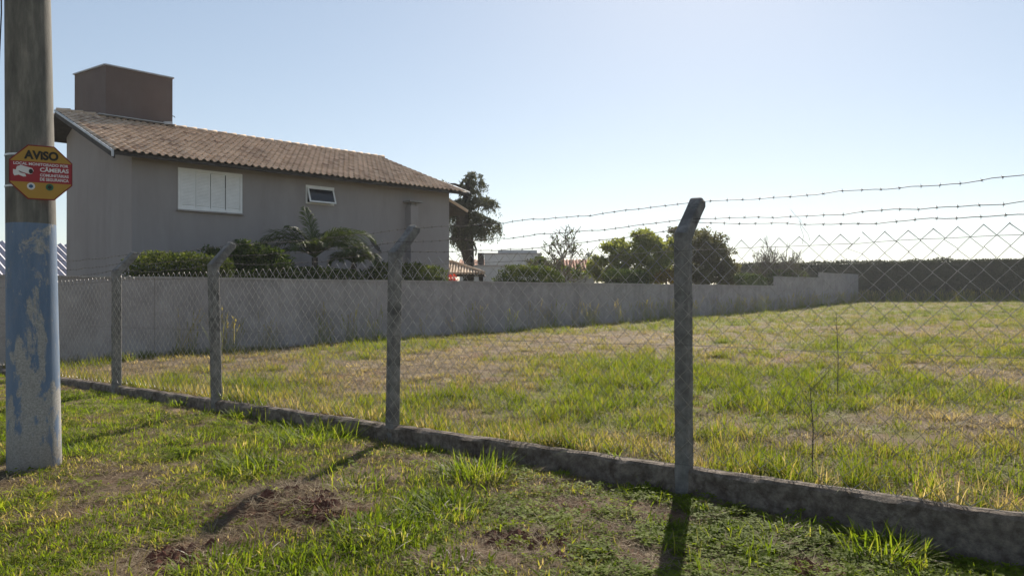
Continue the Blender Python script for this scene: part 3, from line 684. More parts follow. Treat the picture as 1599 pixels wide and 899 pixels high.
def branch_tree(mb, p, d, l, r, depth, rg, spread=.6, tips=None, up=.12, shrink=.74, kids=(2,3)):
    pts = [Vector(p)]; rad = [r]; cur = Vector(p); dd = Vector(d).normalized(); n = 4
    for i in range(n):
        dd = (dd + Vector((rg.gauss(0,.13), rg.gauss(0,.13), rg.gauss(0,.08)+up*.3))).normalized(); cur = cur + dd*l/n; pts.append(cur.copy()); rad.append(r*(1-.36*(i+1)/n))
    mb.tube(pts, [max(q, .011) for q in rad], 5 if depth > 2 else 3, False)
    if tips is not None and depth <= 2: tips += [tuple(q) for q in pts[1:]]
    if depth == 0: return
    for k in range(rg.choice(kids)+(1 if depth > 3 else 0)):
        nd = (dd + Vector((rg.gauss(0,spread), rg.gauss(0,spread), rg.gauss(0,spread*.6)+up))).normalized()
        branch_tree(mb, pts[rg.choice((2,3,4,4))], nd, l*shrink*rg.uniform(.8,1.15), r*.58, depth-1, rg, spread, tips, up, shrink, kids)

def on_wall(x, off):
    """where a photo column meets a line parallel to the boundary wall, off metres behind it"""
    k = (x-CX)/F; bx = P0[0]+(TW+off)*DF[0]; by = P0[1]+(TW+off)*DF[1]; return (k*by-bx)/(DN[0]-k*DN[1])
WANG = math.atan2(DN[1], DN[0])
def clipped_hedge(name, label, x0, x1, ytop, off, depth, leafm, size=.09, dens=420, roundness=.25, cat='hedge'):
    s0, s1 = on_wall(x0, off), on_wall(x1, off); cx, cy = ts(TW+off, (s0+s1)/2); zt = pz(ytop, cy); zb = gz(cx, cy)-.05
    hw = (s1-s0)/2; h = zt-zb; rg = random.Random(name+label)
    root = empty(name, (cx, cy, zb), label, cat, rz=WANG); P = []; n = int(dens*(2*hw*h*2+2*hw*depth+depth*h*2))
    for _ in range(n):
        u, v, w = rg.uniform(-1,1), rg.uniform(-1,1), rg.uniform(0,1)
        ar = [2*hw*h, 2*hw*depth*1.6, depth*h]; q = rg.random()*sum(ar)
        if q < ar[0]: v = -1 if rg.random() < .7 else 1
        elif q < ar[0]+ar[1]: w = 1
        else: u = rg.choice((-1,1))
        k = 1-rg.random()**2*.14; rnd = roundness*max(0, abs(u)-.6)*max(0,w-.4)*2.5
        P.append((u*hw*k, v*depth/2*k, (w*k*(1-rnd) + .015*math.sin(u*9)+.03*rg.random()**2)*h))
    mb = MB(); leaves(mb, P, size, .5, .55, rg); mb.build('foliage', leafm, root)
    mb = MB(); mb.box(-hw*.86, hw*.86, -depth*.40, depth*.40, .05*h, h*.90*(1-roundness*.4)); mb.build('dark_core', M['lf_hedge'], root)  # added solid dark box, stops light showing through between the leaves
    for q in (-.5, 0, .5):
        mb = MB(); mb.tube([(q*hw,0,-.05),(q*hw+.03,0,.3*h),(q*hw,.02,.6*h)], [.035,.03,.02], 6); mb.build('stem', M['bark'], root)
    return root
clipped_hedge('clipped_hedge', 'clipped hedge with sunlit yellow-green top at the foot of the house corner', 203, 352, 400, .75, .9, M['lf_mid'], .075, 560, .10)
clipped_hedge('clipped_hedge', 'dark low clipped hedge at the foot of the palms', 365, 560, 421, .75, .8, M['lf_dark'], .08, 420, .10)
clipped_hedge('clipped_hedge', 'low clipped hedge between the bent post and the house end', 575, 688, 415, .75, .8, M['lf_mid'], .08, 460, .15)
clipped_hedge('clipped_hedge', 'flat-topped clipped hedge in front of the pale building', 786, 866, 419, 1.0, 1.1, M['lf_mid'], .09, 420, .3)
clipped_hedge('clipped_shrub', 'small square clipped shrub in front of the leafy green tree', 957, 998, 424, 1.2, 1.2, M['lf_dark'], .10, 320, .15, 'shrub')
clipped_hedge('clipped_shrub', 'rounded dark clipped shrub beside the bare bush', 1131, 1184, 430, 1.3, 1.6, M['lf_dark'], .12, 200, .6, 'shrub')
clipped_hedge('clipped_shrub', 'bright green low shrub just behind the first wall step', 1208, 1252, 425, 1.3, 1.6, M['lf_mid'], .14, 180, .5, 'shrub')

# the tall dark hedge closing the lot
hr = Vector((*ts(TW+13, 68.0), 0)); h1 = ts(TW+13, 68.0); hd = -d3
hedge = empty('tall_hedge', hr, 'tall dark clipped hedge closing the far end of the lot', 'hedge'); rg = random.Random(3)
P = []; LEN = 52; HT = 3.98
for _ in range(38000):
    a = rg.random()*LEN; q = rg.random(); wv = (.05*math.sin(a*.7)+.05*math.sin(a*2.3))*(1 if a < 20 else .25)
    if q < .62: v, z = -.9+.12*rg.random()**2+.05*math.sin(a*3), rg.random()*HT
    else: v, z = rg.uniform(-.9,.9), HT+wv-.12*rg.random()**2
    p = hd*a + n3*v; P.append((p.x, p.y, z + (.22*rg.random()**3 if q >= .62 and a < 20 else 0)))
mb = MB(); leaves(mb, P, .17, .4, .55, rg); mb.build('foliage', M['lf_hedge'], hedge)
mb = MB(); c = hd*(LEN/2) + Vector((0,0,HT/2-.05)); mb.obox(c, hd*(LEN/2), n3*.78, Vector((0,0,HT/2-.03))); mb.build('dark_core', M['lf_hedge'], hedge)  # added solid core box that blocks see-through behind the foliage
for a in np.arange(1, LEN, 3.0):
    p = hd*a; mb = MB(); mb.tube([(p.x,p.y,-.1),(p.x,p.y,1.5),(p.x,p.y,3)], [.08,.06,.03], 6); mb.build('trunk', M['bark'], hedge)

# broadleaf trees behind the wall
def broad_tree(name, label, xc, ybase, Yd, clumps, leafm, size, nleaf, trunk_r=.12, cat='tree', seed=1, shell=.45):
    rg = random.Random(seed); x = px(xc, Yd); root = empty(name, (x, Yd, gz(x, Yd)), label, cat); zb = root.location.z
    mb = MB(); C = []
    for (cx_, cy_, rx, ry) in clumps:
        C.append((Vector((px(cx_, Yd)-x, rg.uniform(-.6,.6)*rx*Yd/F, pz(cy_, Yd)-zb)), (rx*Yd/F, rx*Yd/F*.9, ry*Yd/F)))
    zt = min(c.z for c, r in C)
    mb.tube([(0,0,-.15),(.02,.02,zt*.5),(-.03,.03,max(zt, .6))], [trunk_r*1.2, trunk_r, trunk_r*.8], 8)
    for c, r in C: mb.tube([(0,.02,zt*.6), tuple(c*.55+Vector((0,0,zt*.2))), tuple(c)], [trunk_r*.6, trunk_r*.35, .015], 5, False)
    mb.build('trunk', M['bark'], root)
    tot = sum(r[0]*r[2] for c, r in C); mb = MB()
    for c, r in C:
        k = int(nleaf*r[0]*r[2]/tot); sub = []
        for _ in range(max(5, k//70)):                  # each clump is made of sprays, so gaps stay between them
            v = Vector((rg.gauss(0,1), rg.gauss(0,1), rg.gauss(0,1))).normalized()*(rg.uniform(.4,1.05) if rg.random() < .82 else rg.uniform(1.05,1.4)); sub.append((c.x+v.x*r[0], c.y+v.y*r[1], c.z+v.z*r[2]))
        for q in sub:
            rr_ = .27*min(r[0], r[2])+.13; leaves(mb, ell_pts(q, (rr_*1.2,rr_*1.2,rr_*.8), k//len(sub), .2, rg), size, .2, .5, rg)
    mb.build('crown', leafm, root); return root
broad_tree('leafy_tree', 'leafy green broad-crowned tree growing behind the boundary wall', 985, 440, 42,
           [(962,396,24,16),(998,378,22,15),(1030,386,16,14),(940,412,18,11),(985,410,34,20),(1025,413,26,18),(1045,398,10,14),(942,431,22,10),(1008,365,10,7),(985,432,32,12),(1022,434,24,11),(924,424,9,9),(972,380,10,8),(1050,380,7,8),(952,384,7,6)], M['lf_tree'], .19, 17000, .14, seed=4)
broad_tree('dark_tree', 'dark dense evergreen tree beside the leafy green tree behind the wall', 1092, 440, 47,
           [(1072,384,24,22),(1100,378,28,20),(1120,398,24,22),(1090,412,42,24),(1132,418,16,18),(1060,372,14,12),(1075,432,34,14),(1115,432,32,14),(1140,432,10,12)], M['lf_red'], .19, 19000, .16, seed=5)
broad_tree('yellow_bush', 'small yellow-leaved bush at the foot of the dark tree', 1042, 440, 40.5,
           [(1042,430,16,9),(1030,436,10,6),(1052,424,8,6),(1054,436,8,6)], M['lf_yel'], .14, 1700, .04, 'bush', 6)
broad_tree('olive_shrub', 'loose olive-green shrub growing behind the flat-topped clipped hedge', 852, 440, 40,
           [(838,413,20,9),(868,420,22,10),(900,425,18,9),(822,420,12,7)], M['lf_mid'], .14, 2600, .05, 'shrub', 8)
broad_tree('garden_bush', 'dense dark garden bush between the clipped hedge and the palm', 395, 430, 21.3,
           [(385,400,30,18),(410,412,28,14),(360,412,18,12),(425,405,20,14),(345,395,14,8),(440,420,18,10)], M['lf_dark'], .11, 7000, .05, 'bush', 9)
def bare(name, label, xc, Yd, ytop, seed, depth, l, spread, cat, leafn, stems=1, wide=45):
    rg = random.Random(seed); x = px(xc, Yd); root = empty(name, (x, Yd, gz(x,Yd)), label, cat); mb = MB(); tips = []
    for s in range(stems): branch_tree(mb, (rg.uniform(-.2,.2)*(stems>1),rg.uniform(-.2,.2)*(stems>1),-.1), (rg.gauss(0,.15),rg.gauss(0,.15),1), l, .05 if stems > 1 else .085, depth, rg, spread, tips, .22)
    mx = max(v[2] for v in mb.v); k = (pz(ytop, Yd)-root.location.z)/mx
    wx = wide*Yd/F/max(.2, np.percentile([abs(v[0]) for v in mb.v], 97)); mb.v = [(a*wx, b*wx, c*k) for a, b, c in mb.v]; mb.build('branches', M['twig'], root)
    mb = MB(); rg.shuffle(tips); leaves(mb, [(a*wx,b*wx,c*k) for a,b,c in tips[:leafn]], .13, .2, .5, rg); mb.build('leaves', M['lf_mid'], root)
M['twig'] = pmat('pale_twig', (.12,.095,.075), (.21,.175,.14), 10, .9, 0)
bare('bare_tree', 'nearly leafless tree with fine pale twigs behind the clipped hedge', 874, 37, 353, 12, 6, 1.3, .62, 'tree', 700)
bare('bare_bush', 'nearly leafless upright bush behind the first wall step', 1217, 56, 366, 15, 5, 1.3, .40, 'bush', 700, 6, 33)

M['darkbark'] = pmat('dark_ivy_bark', (.025,.022,.018), (.06,.052,.042), 8, .95, .8, 20)
# the dark conifer with hanging foliage behind the house
Yc = 37.0; xc0 = px(733, Yc); con = empty('conifer_tree', (xc0, Yc, gz(xc0, Yc)), 'tall dark conifer with drooping tufted branches behind the house', 'tree'); rg = random.Random(11)
mb = MB(); zg = con.location.z
def cp(x, y, dy=0): return Vector((px(x, Yc)-xc0, dy, pz(y, Yc)-zg))
mb.tube([(0,0,-.2), cp(734,420), cp(731,395), cp(725,370), cp(724,340), cp(730,305), cp(738,268)], [.22,.22,.30,.42,.34,.18,.03], 10)
mb.tube([cp(731,398), cp(722,385), cp(712,375), cp(706,368)], [.14,.12,.1,.07], 7)
mb.tube([cp(733,372), cp(740,379), cp(744,389), cp(744,398)], [.05,.05,.045,.02], 6)
domes = [(741,276,12,9,-.2),(728,284,9,7,.2),(747,288,12,10,0),(690,283,12,5,.8),(735,300,16,10,.3),(752,316,20,11,-.3),(768,318,10,8,0),(722,322,18,14,-.3),(712,340,13,16,.2),(735,338,20,14,.3),(752,345,18,12,0),(768,350,13,9,-.2),(777,357,7,6,.1),(720,358,18,16,.2),(738,362,16,14,-.4),(714,372,10,14,.3),(752,362,14,10,.3),(727,380,11,12,-.2)]
for (x, y, rx, ry, dy) in domes:
    mb.tube([cp(729, min(y+12, 400)), cp((729+x)/2, y+3, dy*.5), cp(x, y, dy)], [.09,.06,.02], 5, False)
mb.build('trunk', M['darkbark'], con, smooth=True)
mb = MB(); k = Yc/F
for (x, y, rx, ry, dy) in domes:
    c = cp(x, y, dy); n = int(rx*ry*.55)
    for _ in range(n):
        q = rg.random()*6.283; f = math.sqrt(rg.random()); o = Vector((math.cos(q)*f*rx*k, math.sin(q)*f*rx*k, (math.sqrt(max(0,1-f*f*.92)))*ry*k - ry*k*.25))
        p = c + o; L_ = rg.uniform(.3,.95)*(1-.2*f); out = Vector((math.cos(q), math.sin(q), 0))*.22*f
        seg = [p, p+Vector((out.x,out.y,-.25))*L_, p+Vector((out.x*1.4,out.y*1.4,-.9))*L_]
        for j in range(9):
            fz = rg.random(); pp = seg[0].lerp(seg[1], fz*2) if fz < .5 else seg[1].lerp(seg[2], fz*2-1)
            leaves(mb, [pp], .15, -.9, .30, rg)
mb.build('crown', M['lf_con'], con)

# palms against the house wall
def palm(label, xc, Yd, fronds, seed, tips, L0=1.0):
    rg = random.Random(seed); x = px(xc, Yd); root = empty('palm', (x, Yd, gz(x,Yd)), label, 'palm'); zb = root.location.z
    zc = pz(tips, Yd)-zb; mb = MB(); mb.tube([(0,0,-.1),(.02,0,zc*.5),(0,0,zc)], [.14,.11,.09], 8); mb.build('trunk', M['bark'], root)
    for (az, el, ln, cv) in fronds:
        mb = MB(); pts = []; p = Vector((0,0,zc)); a = R(el); h = Vector((math.cos(R(az)), math.sin(R(az)), 0))
        n = 16
        for i in range(n+1):
            pts.append(p.copy()); p = p + (h*math.cos(a) + Vector((0,0,math.sin(a))))*ln/n; a -= R(cv)/n*(1+.9*i/n)
        mb.tube(pts, [.022-.019*i/n for i in range(n+1)], 5, False)
        sd = Vector((-h.y, h.x, 0))
        for i in range(2, n+1):
            for sub in range(3):
                f = (i-1+sub/3)/n; b0 = pts[i-1].lerp(pts[i], sub/3); tg = (pts[i]-pts[i-1]).normalized()
                ll = ln*.36*math.sin(math.pi*min(1, .12+f*.88))**.6*rg.uniform(.85,1.1)+.04
                for s in (-1,1):
                    dr = (sd*s*.75 + tg*.75 + Vector((0,0,rg.uniform(-.05,.45)-.2*f))).normalized(); e = b0 + dr*ll; mid = b0+dr*ll*.5+Vector((0,0,.03))
                    e.z -= ll*.22; w = tg*.014; bb = len(mb.v)
                    mb.v += [tuple(b0-w), tuple(b0+w), tuple(mid+w*1.1), tuple(mid-w*1.1), tuple(e)]; mb.f += [(bb,bb+1,bb+2,bb+3),(bb+3,bb+2,bb+4)]
        mb.build('frond', M['lf_palm'], root)
palm('arching palm with one upright spear leaf against the house wall', 492, 23.0, [(182,64,2.0,85),(172,48,1.85,80),(2,58,2.1,72),(14,42,1.95,70),(150,84,1.55,14),(190,58,1.8,80),(352,52,1.9,75),(200,76,1.3,50),(250,55,1.3,80),(300,60,1.3,80),(345,70,1.5,60),(200,34,1.4,70),(330,48,1.5,75),(90,72,1.4,60),(30,68,1.4,60)], 21, 402)
palm('short brownish palm beside the satellite dish', 553, 24.0, [(170,60,1.1,110),(10,58,1.2,120),(30,40,1.1,100),(150,78,1.0,60),(80,80,1.0,60),(250,60,1.0,100),(300,65,1.0,110),(340,50,1.1,110),(200,45,1.0,100)], 22, 412)
palm('small arching palm rising out of the dark garden bush', 385, 21.9, [(175,60,1.0,110),(8,55,1.3,120),(25,42,1.1,100),(130,75,.9,70),(60,70,.9,80),(260,60,.9,100),(320,55,1.0,110)], 23, 402)

# ------------------------------------------------------------------ small tiled pavilion and buildings beyond
Yp = 31.0; xp = px(722, Yp); pav = empty('garden_pavilion', (xp, Yp, gz(xp,Yp)), 'small low pavilion with clay tile roof beside the house end', 'pavilion'); zb = pav.location.z
zr = pz(410, Yp)-zb; ze = pz(428.5, Yp)-zb; hx = 1.0
mb = MB(); xl = px(690,Yp)-xp; xr = px(758,Yp)-xp
A = [(xl,-.7,ze),(xr,-.9,ze),(xr,1.3,ze),(xl,1.3,ze),(xl,.3,zr),(px(705,Yp)-xp,.3,zr)]
mb.add(A+[(a,b,c-.07) for a,b,c in A], [(0,1,5,4),(1,2,5),(2,3,4,5),(3,0,4),(6,7,8,9)[::-1],(0,6,7,1),(1,7,8,2),(2,8,9,3),(3,9,6,0)]); prf = mb.build('roof', M['darkwood'], pav)
for k in range(15):
    f = (k+.5)/15; e = Vector(A[0]).lerp(Vector(A[1]), f); xe = e.x; xrg = px(705,Yp)-xp
    tpt = Vector((xe, .3, zr)) if xe < xrg else Vector(A[1]).lerp(Vector(A[5]), (xr-xe)/(xr-xrg)); tpt.x = xe
    mb = MB(); mb.tube([e+Vector((0,-.06,.03)), tpt+Vector((0,0,.035))], [.052,.046], 8); mb.build('tile_row', M['tile'], prf)
mb = MB(); mb.tube([(px(705,Yp)-xp,.3,zr+.05),(xr,-.9,ze+.06)], .07, 8); mb.tube([(xl,.3,zr+.05),(px(705,Yp)-xp,.3,zr+.05)], .07, 8); mb.build('ridge_tiles', M['tile'], prf)
for q in (728, 750):
    mb = MB(); x_ = px(q,Yp)-xp; mb.box(x_-.09,x_+.09,-.4 if q == 728 else .9,-.22 if q == 728 else 1.1,-.2,ze-.02); mb.build('post', M['darkwood'], pav)
Yf = 29.5; xf = px(707, Yf); fl_ = empty('flowering_plant', (xf,Yf,gz(xf,Yf)), 'red-flowered plant under the edge of the tiled pavilion', 'plant')
mb = MB(); leaves(mb, ell_pts((0,0,1.95-fl_.location.z),(.2,.2,.2), 160, .2, random.Random(2)), .09, .3, .7, random.Random(2)); mb.build('flowers', M['flower'], fl_)
mb = MB(); leaves(mb, ell_pts((0,0,1.0),(.3,.3,.7), 500, .2, random.Random(3)), .12, .3, .5, random.Random(3)); mb.tube([(0,0,-.1),(0,0,1.7)], .02, 5); mb.build('leaves', M['lf_mid'], fl_)

def block(name, label, x0, x1, ytop, Yd, dep, mat, cat='building'):
    xa, xb = px(x0,Yd), px(x1,Yd); root = empty(name, ((xa+xb)/2, Yd, 0), label, cat); h = pz(ytop, Yd); hw = (xb-xa)/2
    mb = MB(); mb.box(-hw,hw,0,dep,-.3,h); mb.build('wall', mat, root)
    mb = MB(); mb.box(-hw-.06,hw+.06,-.06,dep+.06,h+.002,h+.09); mb.build('parapet_cap', M['coping'], root); return root, hw, h
b1, hw, h = block('flat_roofed_building', 'pale grey flat-roofed building behind the clipped hedge', 757, 846, 397, 55, 8, M['block'])
mb = MB(); mb.box(-hw+.95, hw-.3, .5, 7, h+.1, h+.32); mb.build('upper_parapet', M['block'], b1)
mb = MB(); mb.box(-hw-.5,-hw-.07,.4,1.2,h-.9,h+.12); mb.build('vent_box', M['darkwood'], b1)
block('garden_wall', 'low pale garden wall in front of the flat-roofed building', 718, 835, 416, 47, .2, M['block'], 'wall')
def tiled_house(label, x0, x1, yr, ye, Yd, dep=5):
    xa, xb = px(x0,Yd), px(x1,Yd); hw = (xb-xa)/2; root = empty('tiled_house', ((xa+xb)/2, Yd, 0), label, 'house'); zr, ze = pz(yr, Yd+dep/2), pz(ye, Yd)
    mb = MB(); mb.box(-hw+.3,hw-.3,.3,dep-.3,-.3,ze-.02); mb.build('wall', M['greywall'], root)
    mb = MB(); A = [(-hw,0,ze),(hw,0,ze),(hw,dep,ze),(-hw,dep,ze),(-hw,dep/2,zr),(hw,dep/2,zr)]; mb.add(A, [(0,1,5,4),(2,3,4,5),(1,2,5),(3,0,4),(3,2,1,0)]); rf = mb.build('roof', M['otile'], root)
    mb = MB()
    for x in np.arange(-hw+.1, hw-.05, .25): mb.tube([(x,-.05,ze+.02),(x,dep/2,zr+.03)], .075, 6)
    mb.build('roof_tiles', M['otile'], rf)['kind'] = 'stuff'
    mb = MB(); mb.box(-hw+.1,hw-.1,.02,.10,ze-.16,ze-.012); mb.build('fascia', M['white'], rf)
tiled_house('far house with orange tile roof between the conifer and the pale building', 715, 775, 406, 417, 62)
tiled_house('far house with orange tile roof behind the bare tree', 872, 935, 406, 424, 58)

# corrugated roof shed left of the house
sh0 = Vector((px(120,34), 34, 0)); shed = empty('metal_roofed_shed', sh0, 'shed with pale corrugated roof showing beside the blue pole', 'shed')
M['corr'] = pmat('corrugated_sheet', (.36,.34,.38), (.46,.44,.48), 2, .6, .05, metallic=.1)
rise = .45; ln_s, ln_n = 4.6, 20.0; zb = 1.7
mb = MB(); nst = 260
for i in range(nst+1):
    a = -6.0 + ln_n*i/nst; zc = .055*math.sin(i*math.pi*.5)
    for q in (0, 1):
        p = d3*(ln_s*q - .8) + n3*a; mb.v.append((p.x, p.y, zb + rise*(ln_s*q-.0) + zc))
for i in range(nst): mb.f.append((2*i, 2*i+1, 2*i+3, 2*i+2))
mb.build('corrugated_roof', M['corr'], shed, smooth=False)
mb = MB(); c = d3*1.6 + n3*4.0; mb.obox(c+Vector((0,0,.75)), d3*1.9, n3*9.6, Vector((0,0,.95))); mb.build('wall', M['greywall'], shed)

# ------------------------------------------------------------------ grass, weeds, straw (uncountable: one object each)
SRC = {}
def clump_mesh(name, fn, mat):
    mb = MB(); tone = []; fn(mb, tone); me = bpy.data.meshes.new(name); me.from_pydata(mb.v, [], mb.f); me.update()
    a = me.attributes.new('tone', 'FLOAT', 'POINT'); a.data.foreach_set('value', np.array(tone, np.float32)); me.materials.append(mat); return me
def blade(mb, tone, base, az, ln, w, lean, curl, tv, n=3, tip_tone=.0):
    h = Vector((math.cos(az), math.sin(az), 0)); sd = Vector((-h.y, h.x, 0)); p = Vector(base); a = math.pi/2 - lean; b = len(mb.v)
    for i in range(n):
        wd2 = w*(1-.25*i/n)*(.75 if i == 0 else 1)/2; mb.v += [tuple(p-sd*wd2), tuple(p+sd*wd2)]; tone += [tv+tip_tone*i/n]*2
        p = p + (h*math.cos(a)+Vector((0,0,math.sin(a))))*ln/n; a -= curl/n
    mb.v.append(tuple(p)); tone.append(tv+tip_tone)
    for i in range(n-1): mb.f.append((b+2*i, b+2*i+1, b+2*i+3, b+2*i+2))
    mb.f.append((b+2*n-2, b+2*n-1, b+2*n))
def coll(name, fns, mat):
    c = bpy.data.collections.new(name)
    for i, fn in enumerate(fns):
        me = clump_mesh(f'{name}_{i}', fn, mat); o = bpy.data.objects.new(f'{name}_{i:02d}', me); c.objects.link(o)
    return c
def scatter(name, P, rot, scl, var, dry, c, label, cat):
    me = bpy.data.meshes.new(name); me.from_pydata(P.tolist(), [], [])
    for nm, ty, dat in (('rot','FLOAT_VECTOR',rot),('scl','FLOAT_VECTOR',scl)):
        a = me.attributes.new(nm, ty, 'POINT'); a.data.foreach_set('vector', np.asarray(dat, np.float32).ravel())
    a = me.attributes.new('var', 'INT', 'POINT'); a.data.foreach_set('value', np.asarray(var, np.int32))
    a = me.attributes.new('dry', 'FLOAT', 'POINT'); a.data.foreach_set('value', np.asarray(dry, np.float32))
    o = bpy.data.objects.new(name, me); COL.objects.link(o); tag(o, label, cat, kind='stuff')
    g = bpy.data.node_groups.new(name+'_scatter', 'GeometryNodeTree')
    g.interface.new_socket('Geometry', in_out='INPUT', socket_type='NodeSocketGeometry'); g.interface.new_socket('Geometry', in_out='OUTPUT', socket_type='NodeSocketGeometry')
    N, L = g.nodes, g.links; gi = N.new('NodeGroupInput'); go = N.new('NodeGroupOutput'); ip = N.new('GeometryNodeInstanceOnPoints')
    ci = N.new('GeometryNodeCollectionInfo'); ci.inputs[0].default_value = c; ci.inputs[1].default_value = True; ci.inputs[2].default_value = True
    L.new(gi.outputs[0], ip.inputs['Points']); L.new(ci.outputs[0], ip.inputs['Instance']); ip.inputs['Pick Instance'].default_value = True
    def na(nm, ty):
        n = N.new('GeometryNodeInputNamedAttribute'); n.data_type = ty; n.inputs[0].default_value = nm; return n.outputs[0]
    L.new(na('var','INT'), ip.inputs['Instance Index']); L.new(na('rot','FLOAT_VECTOR'), ip.inputs['Rotation']); L.new(na('scl','FLOAT_VECTOR'), ip.inputs['Scale'])
    L.new(ip.outputs[0], go.inputs[0]); md = o.modifiers.new('scatter', 'NODES'); md.node_group = g
    return o
G_STOPS = [(0,(.070,.110,.008)),(.22,(.115,.165,.011)),(.42,(.175,.205,.02)),(.60,(.22,.195,.055)),(.78,(.30,.24,.125)),(1,(.44,.36,.23))]
M['grass'] = leafmat('grass_blade', G_STOPS, trans=.5, rough=.6, inst=True, tcol=2.0, spec=.10)
M['lotgrass'] = leafmat('lot_grass_blade', [(p, (c[0]*.86, c[1]*.84, c[2]*.95)) for p, c in G_STOPS], trans=.48, rough=.6, inst=True, tcol=1.9, spec=.10)
M['cover'] = leafmat('ground_cover_leaf', [(0,(.09,.13,.008)),(.4,(.165,.215,.014)),(.7,(.23,.255,.025)),(1,(.30,.26,.08))], trans=.5, rough=.65, inst=True, tcol=1.7, spec=.08)
M['straw'] = leafmat('dry_straw', [(0,(.07,.045,.028)),(.4,(.17,.125,.08)),(.75,(.30,.235,.15)),(1,(.42,.36,.26))], trans=.2, rough=.8, inst=True, tcol=1.1)
def turf(sd):
    def fn(mb, tone):
        r = random.Random(sd)
        for _ in range(26):
            q = r.random()*6.283; f = math.sqrt(r.random())*.085; t_ = r.random()
            blade(mb, tone, (math.cos(q)*f, math.sin(q)*f, -.004), r.random()*6.283, r.uniform(.018,.060), r.uniform(.004,.0085), r.uniform(.1,1.1), r.uniform(0,1.2), t_*.9 + (.6 if r.random() < .18 else 0), 2, .1)
    return fn
def lotgrass(sd, n=30, h=(.07,.27), lean=1.0, w=(.004,.0095)):
    def fn(mb, tone):
        r = random.Random(sd)
        for _ in range(n):
            q = r.random()*6.283; f = math.sqrt(r.random())*.10; blade(mb, tone, (math.cos(q)*f, math.sin(q)*f, -.01), q+r.gauss(0,1.1), r.uniform(*h), r.uniform(*w), abs(r.gauss(0,lean*.6)), r.uniform(.1,1.3), r.random()*.75+(.6 if r.random() < .22 else 0), 3, .2)
        for _ in range(r.choice((0,0,1,2))):
            blade(mb, tone, (r.gauss(0,.05), r.gauss(0,.05), -.01), r.random()*6.283, h[1]*r.uniform(1.1,1.5), .0028, r.uniform(0,.25), .5, 1.0, 4, .1)
    return fn
def lowgrass(sd): return lotgrass(sd, 30, (.03,.11), 1.7, (.004,.009))
def cover(sd):
    def fn(mb, tone):
        r = random.Random(sd)
        for _ in range(30):
            q = r.random()*6.283; f = math.sqrt(r.random())*.11; p = Vector((math.cos(q)*f, math.sin(q)*f, r.uniform(.004,.034))); t_ = r.random()*.8
            for k in range(3):
                az = q + k*2.1 + r.gauss(0,.3); l = r.uniform(.014,.030); d = Vector((math.cos(az), math.sin(az), r.uniform(-.1,.45))); s_ = Vector((-d.y, d.x, 0))*l*.36; b = len(mb.v)
                mb.v += [tuple(p), tuple(p+d*l*.6-s_), tuple(p+d*l), tuple(p+d*l*.6+s_)]; tone += [t_]*4; mb.f.append((b,b+1,b+2,b+3))
    return fn
def straw(sd):
    def fn(mb, tone):
        r = random.Random(sd)
        for _ in range(40):
            q = r.random()*6.283; f = math.sqrt(r.random())*.13; blade(mb, tone, (math.cos(q)*f, math.sin(q)*f, r.uniform(.002,.014)), r.random()*6.283, r.uniform(.03,.13), r.uniform(.0022,.0048), r.uniform(1.25,1.6), r.uniform(-.3,.4), r.random(), 2)
    return fn
def seedy(sd):
    def fn(mb, tone):
        r = random.Random(sd)
        for _ in range(12):
            az = r.random()*6.283; ln = r.uniform(.35,.85); blade(mb, tone, (r.gauss(0,.1), r.gauss(0,.1), -.01), az, ln, .005, r.uniform(0,.3), r.uniform(.2,.8), r.random(), 5, .5)
        for _ in range(6):
            x, y = r.gauss(0,.1), r.gauss(0,.1); hgt = r.uniform(.5,.95); lx, ly = r.gauss(0,.1), r.gauss(0,.1); b = len(mb.v)
            mb.tube([(x,y,0),(x+lx*.4,y+ly*.4,hgt*.6),(x+lx,y+ly,hgt)], [.0035,.003,.002], 3, False); tone += [1.0]*(len(mb.v)-b)
            for k in range(16):
                f = .78+.24*r.random(); p = Vector((x+lx*f, y+ly*f, hgt*f)); blade(mb, tone, p, r.random()*6.283, r.uniform(.03,.06), .011, r.uniform(.2,1.0), .3, 1.25, 2)
        for _ in range(10):
            blade(mb, tone, (r.gauss(0,.1), r.gauss(0,.1), 0), r.random()*6.283, r.uniform(.15,.4), .014, r.uniform(.2,.9), .8, r.random()*.4, 3)
    return fn
c_turf = coll('turf_clump', [turf(i) for i in range(5)], M['grass']); c_lot = coll('lot_clump', [lotgrass(i+20) for i in range(6)], M['lotgrass']); c_low = coll('low_clump', [lowgrass(i+40) for i in range(5)], M['lotgrass'])
c_broad = coll('broad_clump', [lotgrass(i+60, 14, (.05,.16), 2.0, (.005,.010)) for i in range(5)], M['grass'])
c_cov = coll('cover_clump', [cover(i) for i in range(4)], M['cover']); c_str = coll('straw_clump', [straw(i) for i in range(4)], M['straw']); c_seed = coll('seed_clump', [seedy(i) for i in range(5)], M['grass'])

